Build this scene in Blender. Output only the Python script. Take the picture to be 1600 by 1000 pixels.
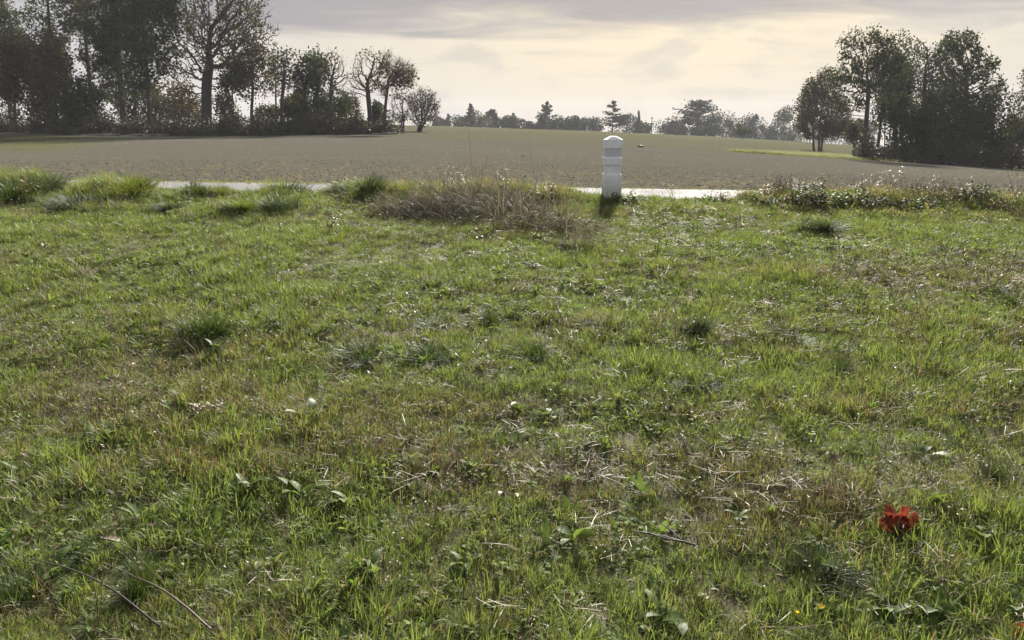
import bpy, math, random
import numpy as np
from mathutils import Vector, Euler

for o in list(bpy.data.objects): bpy.data.objects.remove(o)
SC = bpy.context.scene
C = SC.collection

# ------------------------------------------------------------------ camera
CAM_Z, PITCH, FPX = 1.5, math.radians(14.5), 1220.0
cd = bpy.data.cameras.new('camera'); cam = bpy.data.objects.new('camera', cd); C.objects.link(cam)
cam.location = (0, 0, CAM_Z); cam.rotation_euler = (math.pi/2 - PITCH, 0, 0)
cd.sensor_width = 36; cd.lens = FPX/1600*36; cd.clip_start = .05; cd.clip_end = 9000
SC.camera = cam
SC.render.resolution_x, SC.render.resolution_y = 1024, 640

# ------------------------------------------------------------------ light
SUN_AZ, SUN_EL = math.radians(11), math.radians(29)      # azimuth clockwise from +Y
SD = Vector((math.sin(SUN_AZ)*math.cos(SUN_EL), math.cos(SUN_AZ)*math.cos(SUN_EL), math.sin(SUN_EL)))
sl = bpy.data.lights.new('sun', 'SUN'); so = bpy.data.objects.new('sun', sl); C.objects.link(so)
sl.energy = 5.0; sl.angle = math.radians(7); sl.color = (1.0, .945, .86)
so.rotation_euler = (-SD).to_track_quat('-Z', 'Y').to_euler()
SC.view_settings.view_transform = 'Standard'; SC.view_settings.look = 'None'
SC.view_settings.exposure = 1.44; SC.view_settings.gamma = 1
SC.cycles.max_bounces = 4; SC.cycles.diffuse_bounces = 3; SC.cycles.glossy_bounces = 2; SC.cycles.transmission_bounces = 3
SC.cycles.volume_bounces = 0; SC.cycles.transparent_max_bounces = 4

W = bpy.data.worlds.new('World'); SC.world = W; W.use_nodes = True
class NT:
    def __init__(s, t): s.t = t
    def n(s, typ, **kw):
        nd = s.t.nodes.new(typ)
        for k, v in kw.items(): setattr(nd, k, v)
        return nd
    def l(s, a, b): s.t.links.new(a, b)
    def put(s, sock, v):
        if hasattr(v, 'is_linked') or hasattr(v, 'links'): s.l(v, sock)
        else: sock.default_value = v
    def math(s, op, a, b=0.0, c=0.0, clamp=False):
        nd = s.n('ShaderNodeMath', operation=op, use_clamp=clamp)
        s.put(nd.inputs[0], a); s.put(nd.inputs[1], b); s.put(nd.inputs[2], c); return nd.outputs[0]
    def vmath(s, op, a, b=(0,0,0)):
        nd = s.n('ShaderNodeVectorMath', operation=op); s.put(nd.inputs[0], a); s.put(nd.inputs[1], b)
        return nd.outputs['Value'] if op in ('DOT_PRODUCT','LENGTH') else nd.outputs[0]
    def ss(s, x, lo, hi, a=0.0, b=1.0):
        nd = s.n('ShaderNodeMapRange', interpolation_type='SMOOTHSTEP'); s.put(nd.inputs[0], x)
        for i, v in enumerate((lo, hi, a, b)): s.put(nd.inputs[i+1], v)
        return nd.outputs[0]
    def mix(s, f, a, b, blend='MIX'):
        nd = s.n('ShaderNodeMix', data_type='RGBA', blend_type=blend)
        s.put(nd.inputs[0], f)
        for i, v in ((6, a), (7, b)):
            s.put(nd.inputs[i], (*v, 1) if isinstance(v, tuple) and len(v) == 3 else v)
        return nd.outputs[2]
    def noise(s, vec, scale, detail=4, rough=.55, dist=0, col=False):
        nd = s.n('ShaderNodeTexNoise'); s.l(vec, nd.inputs['Vector'])
        nd.inputs['Scale'].default_value = scale; nd.inputs['Detail'].default_value = detail
        nd.inputs['Roughness'].default_value = rough; nd.inputs['Distortion'].default_value = dist
        return nd.outputs['Color' if col else 'Fac']
    def scale(s, vec, v):
        nd = s.n('ShaderNodeMapping'); s.l(vec, nd.inputs['Vector']); nd.inputs['Scale'].default_value = v; return nd.outputs[0]

def build_world():
    t = W.node_tree; t.nodes.clear(); N = NT(t)
    d = N.vmath('NORMALIZE', N.n('ShaderNodeTexCoord').outputs['Generated'])
    sep = N.n('ShaderNodeSeparateXYZ'); N.l(d, sep.inputs[0]); z = sep.outputs[2]
    sky = N.n('ShaderNodeTexSky', sky_type='NISHITA', sun_disc=False)
    sky.sun_elevation = SUN_EL; sky.sun_rotation = SUN_AZ; sky.dust_density = 2.5; sky.air_density = 1.2
    blue = N.vmath('MULTIPLY', sky.outputs[0], (.07, .07, .07))
    # cloud deck: flat layer seen in perspective
    zc = N.math('ADD', N.math('MAXIMUM', z, 0.0), .045)
    comb = N.n('ShaderNodeCombineXYZ')
    N.l(N.math('DIVIDE', sep.outputs[0], zc), comb.inputs[0]); N.l(N.math('DIVIDE', sep.outputs[1], zc), comb.inputs[1])
    big = N.noise(N.scale(comb.outputs[0], (.16, .30, 1)), 1.0, 5, .55, .4)
    small = N.noise(N.scale(comb.outputs[0], (.55, .75, 1)), 1.3, 6, .62, .6)
    wisp = N.noise(N.scale(d, (7, 7, 24)), 1.0, 6, .6, .5)
    c = N.vmath('DOT_PRODUCT', d, tuple(SD))
    near = N.math('POWER', N.math('MAXIMUM', c, 0.0), 7.0)
    side = N.math('MULTIPLY_ADD', c, .5, .5)
    # thin cloud veil lit from behind towards the sun, cool grey away from it
    veil = N.mix(side, (.60, .65, .78), (.56, .55, .57))
    veil = N.mix(near, veil, (1.13, .94, .57))
    # heavier deck overhead with a ragged lower edge
    edge = N.math('ADD', z, N.math('MULTIPLY', N.math('SUBTRACT', big, .5), .22))
    edge = N.math('ADD', edge, N.math('MULTIPLY', N.math('SUBTRACT', small, .5), .10))
    deck = N.ss(edge, .078, .135)
    dark = N.mix(side, (.46, .49, .57), (.31, .30, .325))
    col = N.mix(N.math('MULTIPLY', deck, .92), veil, dark)
    wm = N.ss(wisp, .48, .66, 0.0, .42)
    col = N.mix(wm, col, (.42, .42, .45))
    col = N.mix(N.ss(small, .62, .8, 0.0, .12), col, blue)
    col = N.mix(.06, col, blue)
    # thick air just above the horizon
    col = N.mix(N.ss(z, .0, .05, .30, 0.0), col, (.70, .60, .49))
    bg = N.n('ShaderNodeBackground'); N.l(col, bg.inputs[0]); bg.inputs[1].default_value = .40
    out = N.n('ShaderNodeOutputWorld'); N.l(bg.outputs[0], out.inputs[0])
build_world()

# ------------------------------------------------------------------ helpers
RNG = np.random.default_rng(7)
def tag(o, label=None, cat=None, group=None, kind=None):
    if label: o['label'] = label
    if cat: o['category'] = cat
    if group: o['group'] = group
    if kind: o['kind'] = kind
    return o
def mesh(name, V, F, mat=None, smooth=False, attrs=None):
    """V (n,3); F list of index arrays, each (m,3) or (m,4)"""
    V = np.asarray(V, dtype=np.float32)
    F = [np.asarray(f, dtype=np.int32) for f in F if len(f)]
    me = bpy.data.meshes.new(name)
    me.vertices.add(len(V)); me.vertices.foreach_set('co', V.ravel())
    loops = np.concatenate([f.ravel() for f in F]); sizes = np.concatenate([np.full(len(f), f.shape[1], np.int32) for f in F])
    me.loops.add(len(loops)); me.loops.foreach_set('vertex_index', loops)
    me.polygons.add(len(sizes)); me.polygons.foreach_set('loop_start', np.concatenate([[0], np.cumsum(sizes)[:-1]]).astype(np.int32))
    me.polygons.foreach_set('loop_total', sizes)
    if smooth: me.polygons.foreach_set('use_smooth', np.ones(len(sizes), bool))
    for k, a in (attrs or {}).items():
        at_ = me.attributes.new(k, 'FLOAT', 'POINT'); at_.data.foreach_set('value', np.asarray(a, np.float32))
    me.update(calc_edges=True); me.validate()
    if mat: me.materials.append(mat)
    return me
def obj(name, me, parent=None, loc=None, rot=None, scale=None):
    o = bpy.data.objects.new(name, me); C.objects.link(o)
    if parent: o.parent = parent
    if loc is not None: o.location = loc
    if rot is not None: o.rotation_euler = rot
    if scale is not None: o.scale = (scale,)*3 if np.isscalar(scale) else scale
    return o
def empty(name, loc, rz=0): 
    o = bpy.data.objects.new(name, None); C.objects.link(o); o.location = loc; o.rotation_euler = (0, 0, rz)
    o.empty_display_size = .1; return o

_perm = np.random.default_rng(3).random(65536)
def vnoise(x, y, seed=0):
    x = np.asarray(x, float); y = np.asarray(y, float)
    xi = np.floor(x).astype(np.int64); yi = np.floor(y).astype(np.int64); fx = x-xi; fy = y-yi
    fx = fx*fx*(3-2*fx); fy = fy*fy*(3-2*fy)
    h = lambda a, b: _perm[(a*73856093 ^ b*19349663 ^ (seed+1)*83492791) & 65535]
    return (h(xi,yi)*(1-fx)+h(xi+1,yi)*fx)*(1-fy) + (h(xi,yi+1)*(1-fx)+h(xi+1,yi+1)*fx)*fy
def fbm(x, y, seed=0, oct=4):
    r = 0; a = .5; tot = 0
    for i in range(oct):
        r = r + a*vnoise(x*2**i, y*2**i, seed+i*11); tot += a; a *= .55
    return r/tot
def sstep(x, lo, hi):
    t = np.clip((x-lo)/(hi-lo), 0, 1); return t*t*(3-2*t)

# ------------------------------------------------------------------ terrain height
SP, CP = math.sin(PITCH), math.cos(PITCH)
def row_slope(y):                  # (z - cam)/Y along a picture row
    v = (500-y)/FPX; return (-SP+v*CP)/(CP+v*SP)
def col_ratio(x, y):               # X/Y along a picture column at a row
    v = (500-y)/FPX; return ((x-800)/FPX)/(CP+v*SP)
T_Y = np.array([14.7, 22, 35, 55, 90, 130, 200, 260.])
T_X = [-300, 0, 300, 630, 950, 1250, 1600, 1900]
T_R = np.array([[282,262,245,231,209,200,197,196],
                [283,262,245,231,210,200,197,196],
                [287,264,245,230,212,203,197,195],
                [292,267,246,229,209,201,197,195],
                [298,274,254,239,222,214,208,206],
                [303,284,268,256,243,233,225,222],
                [306,293,281,272,264,257,252,250],
                [307,296,287,280,274,268,264,262]], float)
T_A = np.array([col_ratio(x, 230) for x in T_X])
T_Z = CAM_Z + row_slope(T_R)*T_Y[None, :]
_la = np.linspace(T_A[0], T_A[-1], 120); _ly = np.linspace(np.log(14.7), np.log(260), 160)
_tmp = np.array([np.interp(_ly, np.log(T_Y), T_Z[i]) for i in range(len(T_X))])
_grid = np.array([np.interp(_la, T_A, _tmp[:, j]) for j in range(160)]).T
def _blur(g, k):
    w = np.hanning(2*k+3)[1:-1]; w /= w.sum()
    for ax in (0, 1):
        pad = [(k, k) if i == ax else (0, 0) for i in (0, 1)]
        p = np.pad(g, pad, mode='reflect', reflect_type='odd'); g = np.apply_along_axis(lambda r: np.convolve(r, w, 'valid'), ax, p)
    return g
_grid = _blur(_grid, 12)
ROAD_N, ROAD_F = 10.75, 14.6
def road_z(X, Y): return .262 - .015*X + 0*Y
def field_z(X, Y):
    a = np.clip(X/Y, T_A[0], T_A[-1]); ly = np.log(np.clip(Y, 14.7, 260))
    fa = (a-_la[0])/(_la[1]-_la[0]); fy = (ly-_ly[0])/(_ly[1]-_ly[0])
    i = np.clip(fa.astype(int), 0, 118); j = np.clip(fy.astype(int), 0, 158); fa = fa-i; fy = fy-j
    z = (_grid[i,j]*(1-fa)+_grid[i+1,j]*fa)*(1-fy)+(_grid[i,j+1]*(1-fa)+_grid[i+1,j+1]*fa)*fy
    far = np.clip(Y-262, 0, None); sl_ = .012+.055*np.clip(a+.15, 0, .5); z = z - (.012+sl_)*np.clip(far, 0, 200)*sstep(far, 0, 60) - sl_*np.clip(far-200, 0, 4500)
    z = z + (fbm(X*.05, Y*.05, 5, 3)-.5)*.25*sstep(Y, 15, 40)
    return np.where(Y < 15.2, np.minimum(z, road_z(X, Y)+.05), z)
def road_gap(X):
    g = 0
    for x0, x1 in ((100, 130), (225, 300), (340, 400), (460, 515), (885, 1190)):
        a, b_ = (col_ratio(x, 305)*10.0 for x in (x0, x1)); g = g + sstep(X+.35*(vnoise(X*5, X*0, 9)-.5), a-.3, a+.3)*(1-sstep(X+.35*(vnoise(X*5, X*0, 9)-.5), b_-.35, b_+.35))
    return np.clip(g, 0, 1)
def verge_z(X, Y):
    base = .50*sstep(Y, 1.5, 10.6)*.55 + .50*.45*np.clip((Y-2.2)/7.8, 0, 1)
    z = base - .015*X*sstep(Y, 3, 9.5)
    z = z + (fbm(X*.9+9, Y*.9, 1, 4)-.5)*.10 + (fbm(X*3.1, Y*3.1, 21, 3)-.5)*.045
    z = z + .075*sstep(Y, 9.2, 10.1)*(1-road_gap(X))*(.55+.7*vnoise(X*1.4, Y*.3, 71)+.35*sstep(X, 2.8, 3.6))
    drop = sstep(Y, 10.25, 10.8)
    return z*(1-drop) + (road_z(X, Y)-.06)*drop
def ground(X, Y):
    X = np.asarray(X, float); Y = np.asarray(Y, float)
    X, Y = np.broadcast_arrays(X, Y)
    return np.where(Y < ROAD_N, verge_z(X, Y), np.where(Y < ROAD_F, road_z(X, Y), field_z(X, np.maximum(Y, 14.6))))
def ray(x, y):
    u = (x-800)/FPX; v = (500-y)/FPX
    return np.array([u, CP+v*SP, -SP+v*CP])
def at(x, y):                      # the ground point seen at a pixel
    d = ray(x, y); t = np.concatenate([np.linspace(1, 20, 3000), np.linspace(20, 300, 5000)])
    P = d[None]*t[:, None]; P[:, 2] += CAM_Z
    k = np.argmax(P[:, 2] <= ground(P[:, 0], P[:, 1]))
    return P[k] if P[k, 2] <= ground(P[k,0], P[k,1])+.01 else P[-1]
def at_y(x, y, Y):                 # the point at depth Y on a pixel's ray
    d = ray(x, y); p = d*(Y/d[1]); p[2] += CAM_Z; return p
def foot(x, Y, row=210):
    X = col_ratio(x, row)*Y; return np.array([X, Y, float(ground(X, Y))])

# ------------------------------------------------------------------ materials
def new_mat(name):
    m = bpy.data.materials.new(name); m.use_nodes = True; m.node_tree.nodes.clear(); N = NT(m.node_tree)
    return m, N
def finish(N, sh, disp=None):
    o = N.n('ShaderNodeOutputMaterial'); N.l(sh, o.inputs[0])
    if disp: N.l(disp, o.inputs[2])
def principled(N, col, rough=.6, spec=.5, normal=None):
    p = N.n('ShaderNodeBsdfPrincipled'); N.put(p.inputs['Base Color'], (*col, 1) if isinstance(col, tuple) and len(col)==3 else col)
    N.put(p.inputs['Roughness'], rough); p.inputs['Specular IOR Level'].default_value = spec
    if normal is not None: N.l(normal, p.inputs['Normal'])
    return p.outputs[0]
def bump(N, h, strength=.5, dist=.02):
    b = N.n('ShaderNodeBump'); N.l(h, b.inputs['Height']); b.inputs['Strength'].default_value = strength; b.inputs['Distance'].default_value = dist
    return b.outputs[0]
def plant_mat(name, g1, g2, d1, d2, dry=None, trans=.4, rough=.42, spec=.5, tcol=(1.25, 1.25, .75), along=False):
    """leaf material: two greens mixed per blade, going over to dead straw colours"""
    m, N = new_mat(name)
    rnd = N.n('ShaderNodeAttribute', attribute_name='rnd').outputs['Fac']
    if dry is None:
        a = N.n('ShaderNodeAttribute', attribute_name='dry', attribute_type='INSTANCER').outputs['Fac']
    else: a = dry
    r2 = N.math('FRACT', N.math('MULTIPLY', rnd, 17.31))
    f = N.ss(N.math('ADD', a, N.math('MULTIPLY', N.math('SUBTRACT', r2, .5), .7)), .38, .62)
    oi = N.n('ShaderNodeObjectInfo').outputs['Random']
    g = N.mix(N.math('ADD', N.math('MULTIPLY', rnd, .7), N.math('MULTIPLY', oi, .3)), g1, g2)
    col = N.mix(f, g, N.mix(r2, d1, d2))
    p = principled(N, col, rough, spec)
    t = N.n('ShaderNodeBsdfTranslucent'); N.l(N.vmath('MULTIPLY', col, tcol), t.inputs[0])
    mx = N.n('ShaderNodeMixShader'); mx.inputs[0].default_value = trans; N.l(p, mx.inputs[1]); N.l(t.outputs[0], mx.inputs[2])
    finish(N, mx.outputs[0]); return m
STRAW1, STRAW2 = (.30, .245, .135), (.17, .125, .075)
M = {}
M['grass'] = plant_mat('grass_blade', (.104, .154, .043), (.210, .252, .076), STRAW1, STRAW2, None, .46, .50, .38)
M['weed'] = plant_mat('weed_leaf', (.085, .142, .038), (.195, .245, .062), (.26, .23, .12), STRAW2, None, .45, .66, .25)
M['straw'] = plant_mat('dead_straw', (.21, .17, .105), (.30, .25, .16), STRAW2, (.10, .072, .048), None, .25, .55, .4, (1.1, 1, .8))
M['stem'] = plant_mat('dead_stem', (.10, .065, .045), (.17, .12, .075), (.07, .048, .036), (.13, .09, .06), None, .12, .55)
M['tussock'] = plant_mat('tussock_blade', (.034, .064, .018), (.085, .120, .030), STRAW1, STRAW2, .14, .34, .58, .35)
M['tussock_blue'] = plant_mat('bluish_tussock_blade', (.036, .062, .032), (.068, .098, .046), STRAW1, STRAW2, .18, .30, .58, .35)
M['tussock_yellow'] = plant_mat('yellowish_tussock_blade', (.095, .132, .030), (.155, .178, .042), STRAW1, STRAW2, .2, .5, .55, .35)
M['dead_heap'] = plant_mat('dead_grass_strand', (.245, .225, .155), (.15, .138, .10), (.33, .30, .205), (.12, .108, .082), .5, .25, .65, .25, (1.1, 1, .8))
M['dock'] = plant_mat('dock_leaf', (.065, .115, .034), (.145, .185, .048), (.24, .20, .07), (.2, .13, .05), .16, .45, .55, .3)
M['bramble'] = plant_mat('bramble_leaf', (.035, .066, .018), (.085, .120, .030), (.22, .17, .05), (.15, .09, .04), .22, .38, .60, .3)
M['oak_leaf'] = plant_mat('oak_foliage', (.038, .043, .018), (.066, .063, .025), (.13, .10, .035), (.10, .065, .025), .30, .30, .8, .08)
M['ash_leaf'] = plant_mat('green_foliage', (.028, .040, .017), (.050, .062, .023), (.12, .10, .035), (.10, .07, .03), .20, .30, .8, .08)
M['rust_foliage'] = plant_mat('russet_foliage', (.066, .053, .023), (.046, .046, .020), (.14, .085, .03), (.10, .06, .025), .42, .30, .8, .08)
M['far_leaf'] = plant_mat('far_foliage', (.035, .045, .024), (.060, .070, .032), (.10, .08, .04), (.07, .05, .03), .18, .2, .6, .3)
M['under'] = plant_mat('undergrowth_leaf', (.026, .030, .016), (.054, .054, .024), (.09, .065, .036), (.058, .041, .027), .42, .2, .6, .3)

def bark():
    m, N = new_mat('bark'); g = N.n('ShaderNodeNewGeometry').outputs['Position']
    n = N.noise(N.scale(g, (3, 3, .7)), 3, 5, .65)
    col = N.mix(n, (.034, .029, .024), (.085, .074, .061))
    finish(N, principled(N, col, .9, .2, bump(N, n, .8, .05))); return m
M['bark'] = bark()
def soil_near():
    m, N = new_mat('meadow_soil'); P = N.n('ShaderNodeNewGeometry').outputs['Position']
    a = N.noise(P, 1.1, 4); b = N.noise(P, 14, 6, .7); c = N.noise(P, 70, 5, .7)
    col = N.mix(b, (.085, .070, .050), (.20, .165, .115))
    col = N.mix(N.ss(a, .35, .6), col, (.105, .115, .045))
    col = N.mix(N.ss(c, .54, .70), col, (.32, .27, .19))
    h = N.math('ADD', b, N.math('MULTIPLY', c, .5))
    finish(N, principled(N, col, .85, .25, bump(N, h, .9, .03))); return m
M['soil'] = soil_near()
def field_mat():
    m, N = new_mat('tilled_soil'); P = N.n('ShaderNodeNewGeometry').outputs['Position']
    gr = N.n('ShaderNodeAttribute', attribute_name='green').outputs['Fac']
    a = N.noise(N.scale(P, (.012, .05, .02)), 1, 4, .6)
    b = N.noise(N.scale(P, (.5, 1.2, 1)), 1, 5, .65)
    c = N.noise(P, 7, 6, .75); e = N.noise(P, 26, 4, .7)
    fur = N.noise(N.scale(P, (.06, 2.6, 1)), 1, 3, .6, .4)
    col = N.mix(c, (.072, .069, .055), (.122, .117, .095))
    col = N.mix(N.ss(b, .35, .7, 0.0, .4), col, (.118, .108, .088))
    col = N.mix(N.ss(e, .60, .74, 0.0, .4), col, (.18, .165, .135))
    green = N.mix(c, (.072, .076, .036), (.115, .115, .055))
    f = N.math('ADD', gr, N.math('MULTIPLY', N.math('SUBTRACT', a, .5), .5))
    f = N.math('ADD', f, N.math('MULTIPLY', N.math('SUBTRACT', c, .5), .8), clamp=True)
    col = N.mix(N.ss(f, .25, .8), col, green)
    col = N.mix(N.ss(fur, .52, .70, 0.0, .35), col, (.066, .060, .050))
    h = N.math('ADD', N.math('ADD', c, N.math('MULTIPLY', fur, .8)), N.math('MULTIPLY', e, .4))
    finish(N, principled(N, col, 1.0, 0.0, bump(N, h, .8, .06))); return m
M['field'] = field_mat()
def road_mat():
    m, N = new_mat('worn_asphalt'); P = N.n('ShaderNodeNewGeometry').outputs['Position']
    n = N.noise(P, 120, 3, .7); b = N.noise(P, .8, 4)
    col = N.mix(n, (.12, .12, .118), (.25, .247, .24)); col = N.mix(N.ss(b, .4, .7, 0.0, .6), col, (.15, .147, .14))
    finish(N, principled(N, col, N.ss(b, .3, .7, .75, .9), .10, bump(N, n, .25, .004))); return m
M['road'] = road_mat()
def paint_mat():
    m, N = new_mat('weathered_white_paint'); tc = N.n('ShaderNodeTexCoord').outputs['Object']
    s = N.noise(N.scale(tc, (26, 26, 2.2)), 1, 5, .7, .6); g = N.noise(tc, 9, 5, .6)
    crack = N.ss(s, .68, .74); sepz = N.n('ShaderNodeSeparateXYZ'); N.l(tc, sepz.inputs[0])
    col = N.mix(N.ss(g, .40, .75), (.80, .79, .81), (.60, .59, .58))
    col = N.mix(N.math('MULTIPLY', crack, .55), col, (.34, .31, .29))
    low = N.ss(N.math('ADD', sepz.outputs[2], N.math('MULTIPLY', g, .25)), .18, .42, .65, 0.0)
    col = N.mix(low, col, (.44, .43, .33))
    h = N.math('SUBTRACT', g, N.math('MULTIPLY', crack, .9))
    finish(N, principled(N, col, .55, .4, bump(N, h, .35, .006))); return m
M['paint'] = paint_mat()
def _grey_neck():  # mottled grey for the post's upper neck, darker than the white parts
    m, N = new_mat('grey_neck'); tc = N.n('ShaderNodeTexCoord').outputs['Object']; g = N.noise(tc, 14, 5, .65)
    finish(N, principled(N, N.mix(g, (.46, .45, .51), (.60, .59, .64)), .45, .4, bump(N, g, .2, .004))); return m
M['band'] = _grey_neck()
def simple(name, c1, c2, rough=.7, sc=8, spec=.3, trans=0):
    m, N = new_mat(name); tc = N.n('ShaderNodeTexCoord').outputs['Object']
    n = N.noise(tc, sc, 5, .65); col = N.mix(n, c1, c2)
    p = principled(N, col, rough, spec, bump(N, n, .4, .01))
    if trans:
        t = N.n('ShaderNodeBsdfTranslucent'); N.l(col, t.inputs[0]); mx = N.n('ShaderNodeMixShader'); mx.inputs[0].default_value = trans
        N.l(p, mx.inputs[1]); N.l(t.outputs[0], mx.inputs[2]); p = mx.outputs[0]
    finish(N, p); return m
M['rust_leaf'] = simple('rust_red_leaf', (.12, .024, .012), (.30, .060, .026), .65, 40, .25, .35)
M['red_leaf'] = simple('dull_red_leaf', (.26, .035, .030), (.42, .08, .06), .5, 30, .4, .4)
M['twig'] = simple('dead_twig', (.030, .024, .022), (.075, .058, .05), .7, 30)
M['stone'] = simple('grey_stone', (.13, .125, .12), (.28, .27, .25), .8, 9)
M['pole'] = simple('old_pole_wood', (.05, .042, .036), (.09, .08, .07), .85, 3)
M['clod'] = simple('soil_clod', (.066, .058, .048), (.12, .107, .09), 1.0, 7, 0.0)
M['log'] = simple('pale_cut_log', (.20, .17, .14), (.36, .32, .27), .85, 6)
M['flower'] = simple('yellow_petal', (.75, .55, .03), (.85, .70, .08), .5, 30, .3, .4)

# ------------------------------------------------------------------ structure: meadow, road, field
def sheet(name, xs, ys, fz, mat, attrs=None, polar=False):
    A, Y = np.meshgrid(xs, ys); X = A*Y if polar else A
    Z = fz(X, Y); V = np.stack([X, Y, Z], -1).reshape(-1, 3); w = len(xs)
    i, j = np.meshgrid(np.arange(w-1), np.arange(len(ys)-1)); b = (j*w+i).ravel()
    F = np.stack([b, b+1, b+w+1, b+w], 1)
    at_ = {k: f(X, Y).ravel() for k, f in (attrs or {}).items()}
    o = obj(name, mesh(name, V, [F], mat, True, at_)); o['kind'] = 'structure'; return o
ys = np.concatenate([np.arange(-4, 1.4, .4), np.arange(1.4, 10.2, .05), np.arange(10.2, 10.92, .03)])
sheet('meadow_ground', np.concatenate([np.arange(-16, -8, .4), np.arange(-8, 8, .06), np.arange(8, 16.1, .4)]), ys, verge_z, M['soil'])
sheet('road', np.arange(-60, 60.1, 1.0), np.linspace(ROAD_N-.12, ROAD_F+.15, 8), lambda X, Y: road_z(X, Y)-.0006*(Y-12.6)**2, M['road'])
STRIP = [(1172, 240), (1250, 243), (1345, 246)]
def field_green(X, Y):
    d = np.maximum(Y, 1); v = (ground(X, Y)-CAM_Z)/d
    g = .18 + .50*sstep(Y, 60, 190)*(.45+.55*fbm(X*.006+4, Y*.03, 8, 3))
    g += .55*np.exp(-((X/Y-(-.60))/.10)**2)*sstep(Y, 30, 60)*(1-sstep(Y, 70, 110))
    g += .30*sstep(fbm(X*.010, Y*.045, 41, 3), .50, .68)
    return g
sheet('field', np.linspace(-1.15, 1.15, 300), np.concatenate([np.geomspace(14.62, 262, 190), np.geomspace(266, 1500, 30)]), field_z, M['field'], {'green': field_green}, True)

# ------------------------------------------------------------------ blade and leaf geometry
def blades(rng, base, h, w, az, lean, droop=.35, width_dir=None):
    """grass blades: base (n,3); arrays h,w,az,lean -> V,F,rnd"""
    n = len(base); T = np.array([0, .4, .75, 1.0]); Wd = np.array([.75, 1.0, .62, 0])
    dx = np.stack([np.cos(az), np.sin(az), np.zeros(n)], 1)
    tw = az + np.pi/2 + rng.normal(0, .5, n); sd = np.stack([np.cos(tw), np.sin(tw), rng.normal(0, .25, n)], 1)
    V = np.zeros((n, 7, 3))
    for k, t in enumerate(T):
        c = base + dx*(lean*h*t**1.8)[:, None]; c = c.copy(); c[:, 2] += h*(t - droop*lean*t**3)
        if k < 3:
            V[:, 2*k] = c - sd*(w*Wd[k]/2)[:, None]; V[:, 2*k+1] = c + sd*(w*Wd[k]/2)[:, None]
        else: V[:, 6] = c
    f = np.array([[0,1,3],[0,3,2],[2,3,5],[2,5,4],[4,5,6]])
    F = (np.arange(n)[:, None, None]*7 + f[None]).reshape(-1, 3)
    return V.reshape(-1, 3), F, np.repeat(rng.random(n), 7)
def strap_leaves(rng, base, L, w, az, rise, arch, fold=.25):
    """broad leaves: keel-folded, 4 rings x 3"""
    n = len(base); T = np.array([0, .22, .5, .78, 1]); Wd = np.array([.18, .65, 1.0, .75, .0])
    dx = np.stack([np.cos(az), np.sin(az), np.zeros(n)], 1); sd = np.stack([-np.sin(az), np.cos(az), np.zeros(n)], 1)
    tilt = rng.normal(0, .35, n)
    V = np.zeros((n, 15, 3))
    for k, t in enumerate(T):
        c = base + dx*(L*t*(1-.25*rise))[:, None]; c[:, 2] += L*(rise*t - arch*t*t)
        ww = (w*Wd[k]/2)[:, None] if k < 4 else np.full((n, 1), .0006)
        up = np.zeros((n, 3)); up[:, 2] = ww[:, 0]*fold
        tl = np.zeros((n, 3)); tl[:, 2] = ww[:, 0]*tilt
        V[:, 3*k] = c - sd*ww + up - tl; V[:, 3*k+1] = c; V[:, 3*k+2] = c + sd*ww + up + tl
    q = []
    for k in range(4):
        for s in (0, 1): q.append([3*k+s, 3*k+s+1, 3*k+4+s, 3*k+3+s])
    F = (np.arange(n)[:, None, None]*15 + np.array(q)[None]).reshape(-1, 4)
    return V.reshape(-1, 3), F, np.repeat(rng.random(n), 15)
def sticks(rng, P0, P1, r, bend=.06, k=3):
    """thin stems, 3 rings x k sides with a slight bend"""
    n = len(P0); d = P1-P0; L = np.linalg.norm(d, axis=1, keepdims=True); d = d/np.maximum(L, 1e-6)
    ref = np.where(np.abs(d[:, 2:3]) > .8, np.array([[1., 0, 0]]), np.array([[0, 0, 1.]]))
    a = np.cross(d, ref); a /= np.linalg.norm(a, axis=1, keepdims=True); b = np.cross(d, a)
    off = (a*rng.normal(0, 1, (n, 1)) + b*rng.normal(0, 1, (n, 1)))*L*bend
    r = np.broadcast_to(np.asarray(r, float), (n,))
    V = np.zeros((n, 3*k, 3))
    for q, (t, rr) in enumerate(((0, 1), (.5, .8), (1, .35))):
        c = P0 + (P1-P0)*t + off*(4*t*(1-t))
        for s in range(k):
            th = 2*np.pi*s/k; V[:, q*k+s] = c + (a*math.cos(th)+b*math.sin(th))*(r*rr)[:, None]
    f = [[q*k+s, q*k+(s+1) % k, (q+1)*k+(s+1) % k, (q+1)*k+s] for q in (0, 1) for s in range(k)]
    F = (np.arange(n)[:, None, None]*3*k + np.array(f)[None]).reshape(-1, 4)
    return V.reshape(-1, 3), F, np.repeat(rng.random(n), 3*k)
def merge(parts):
    V, F, R, off = [], [], [], 0
    for v, f, r in parts: V.append(v); F.append(f+off); R.append(r); off += len(v)
    return np.concatenate(V), F, np.concatenate(R)
def disc(rng, n, r): 
    a = rng.random(n)*2*np.pi; q = np.sqrt(rng.random(n))*r; return np.stack([q*np.cos(a), q*np.sin(a), np.zeros(n)], 1)

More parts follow.
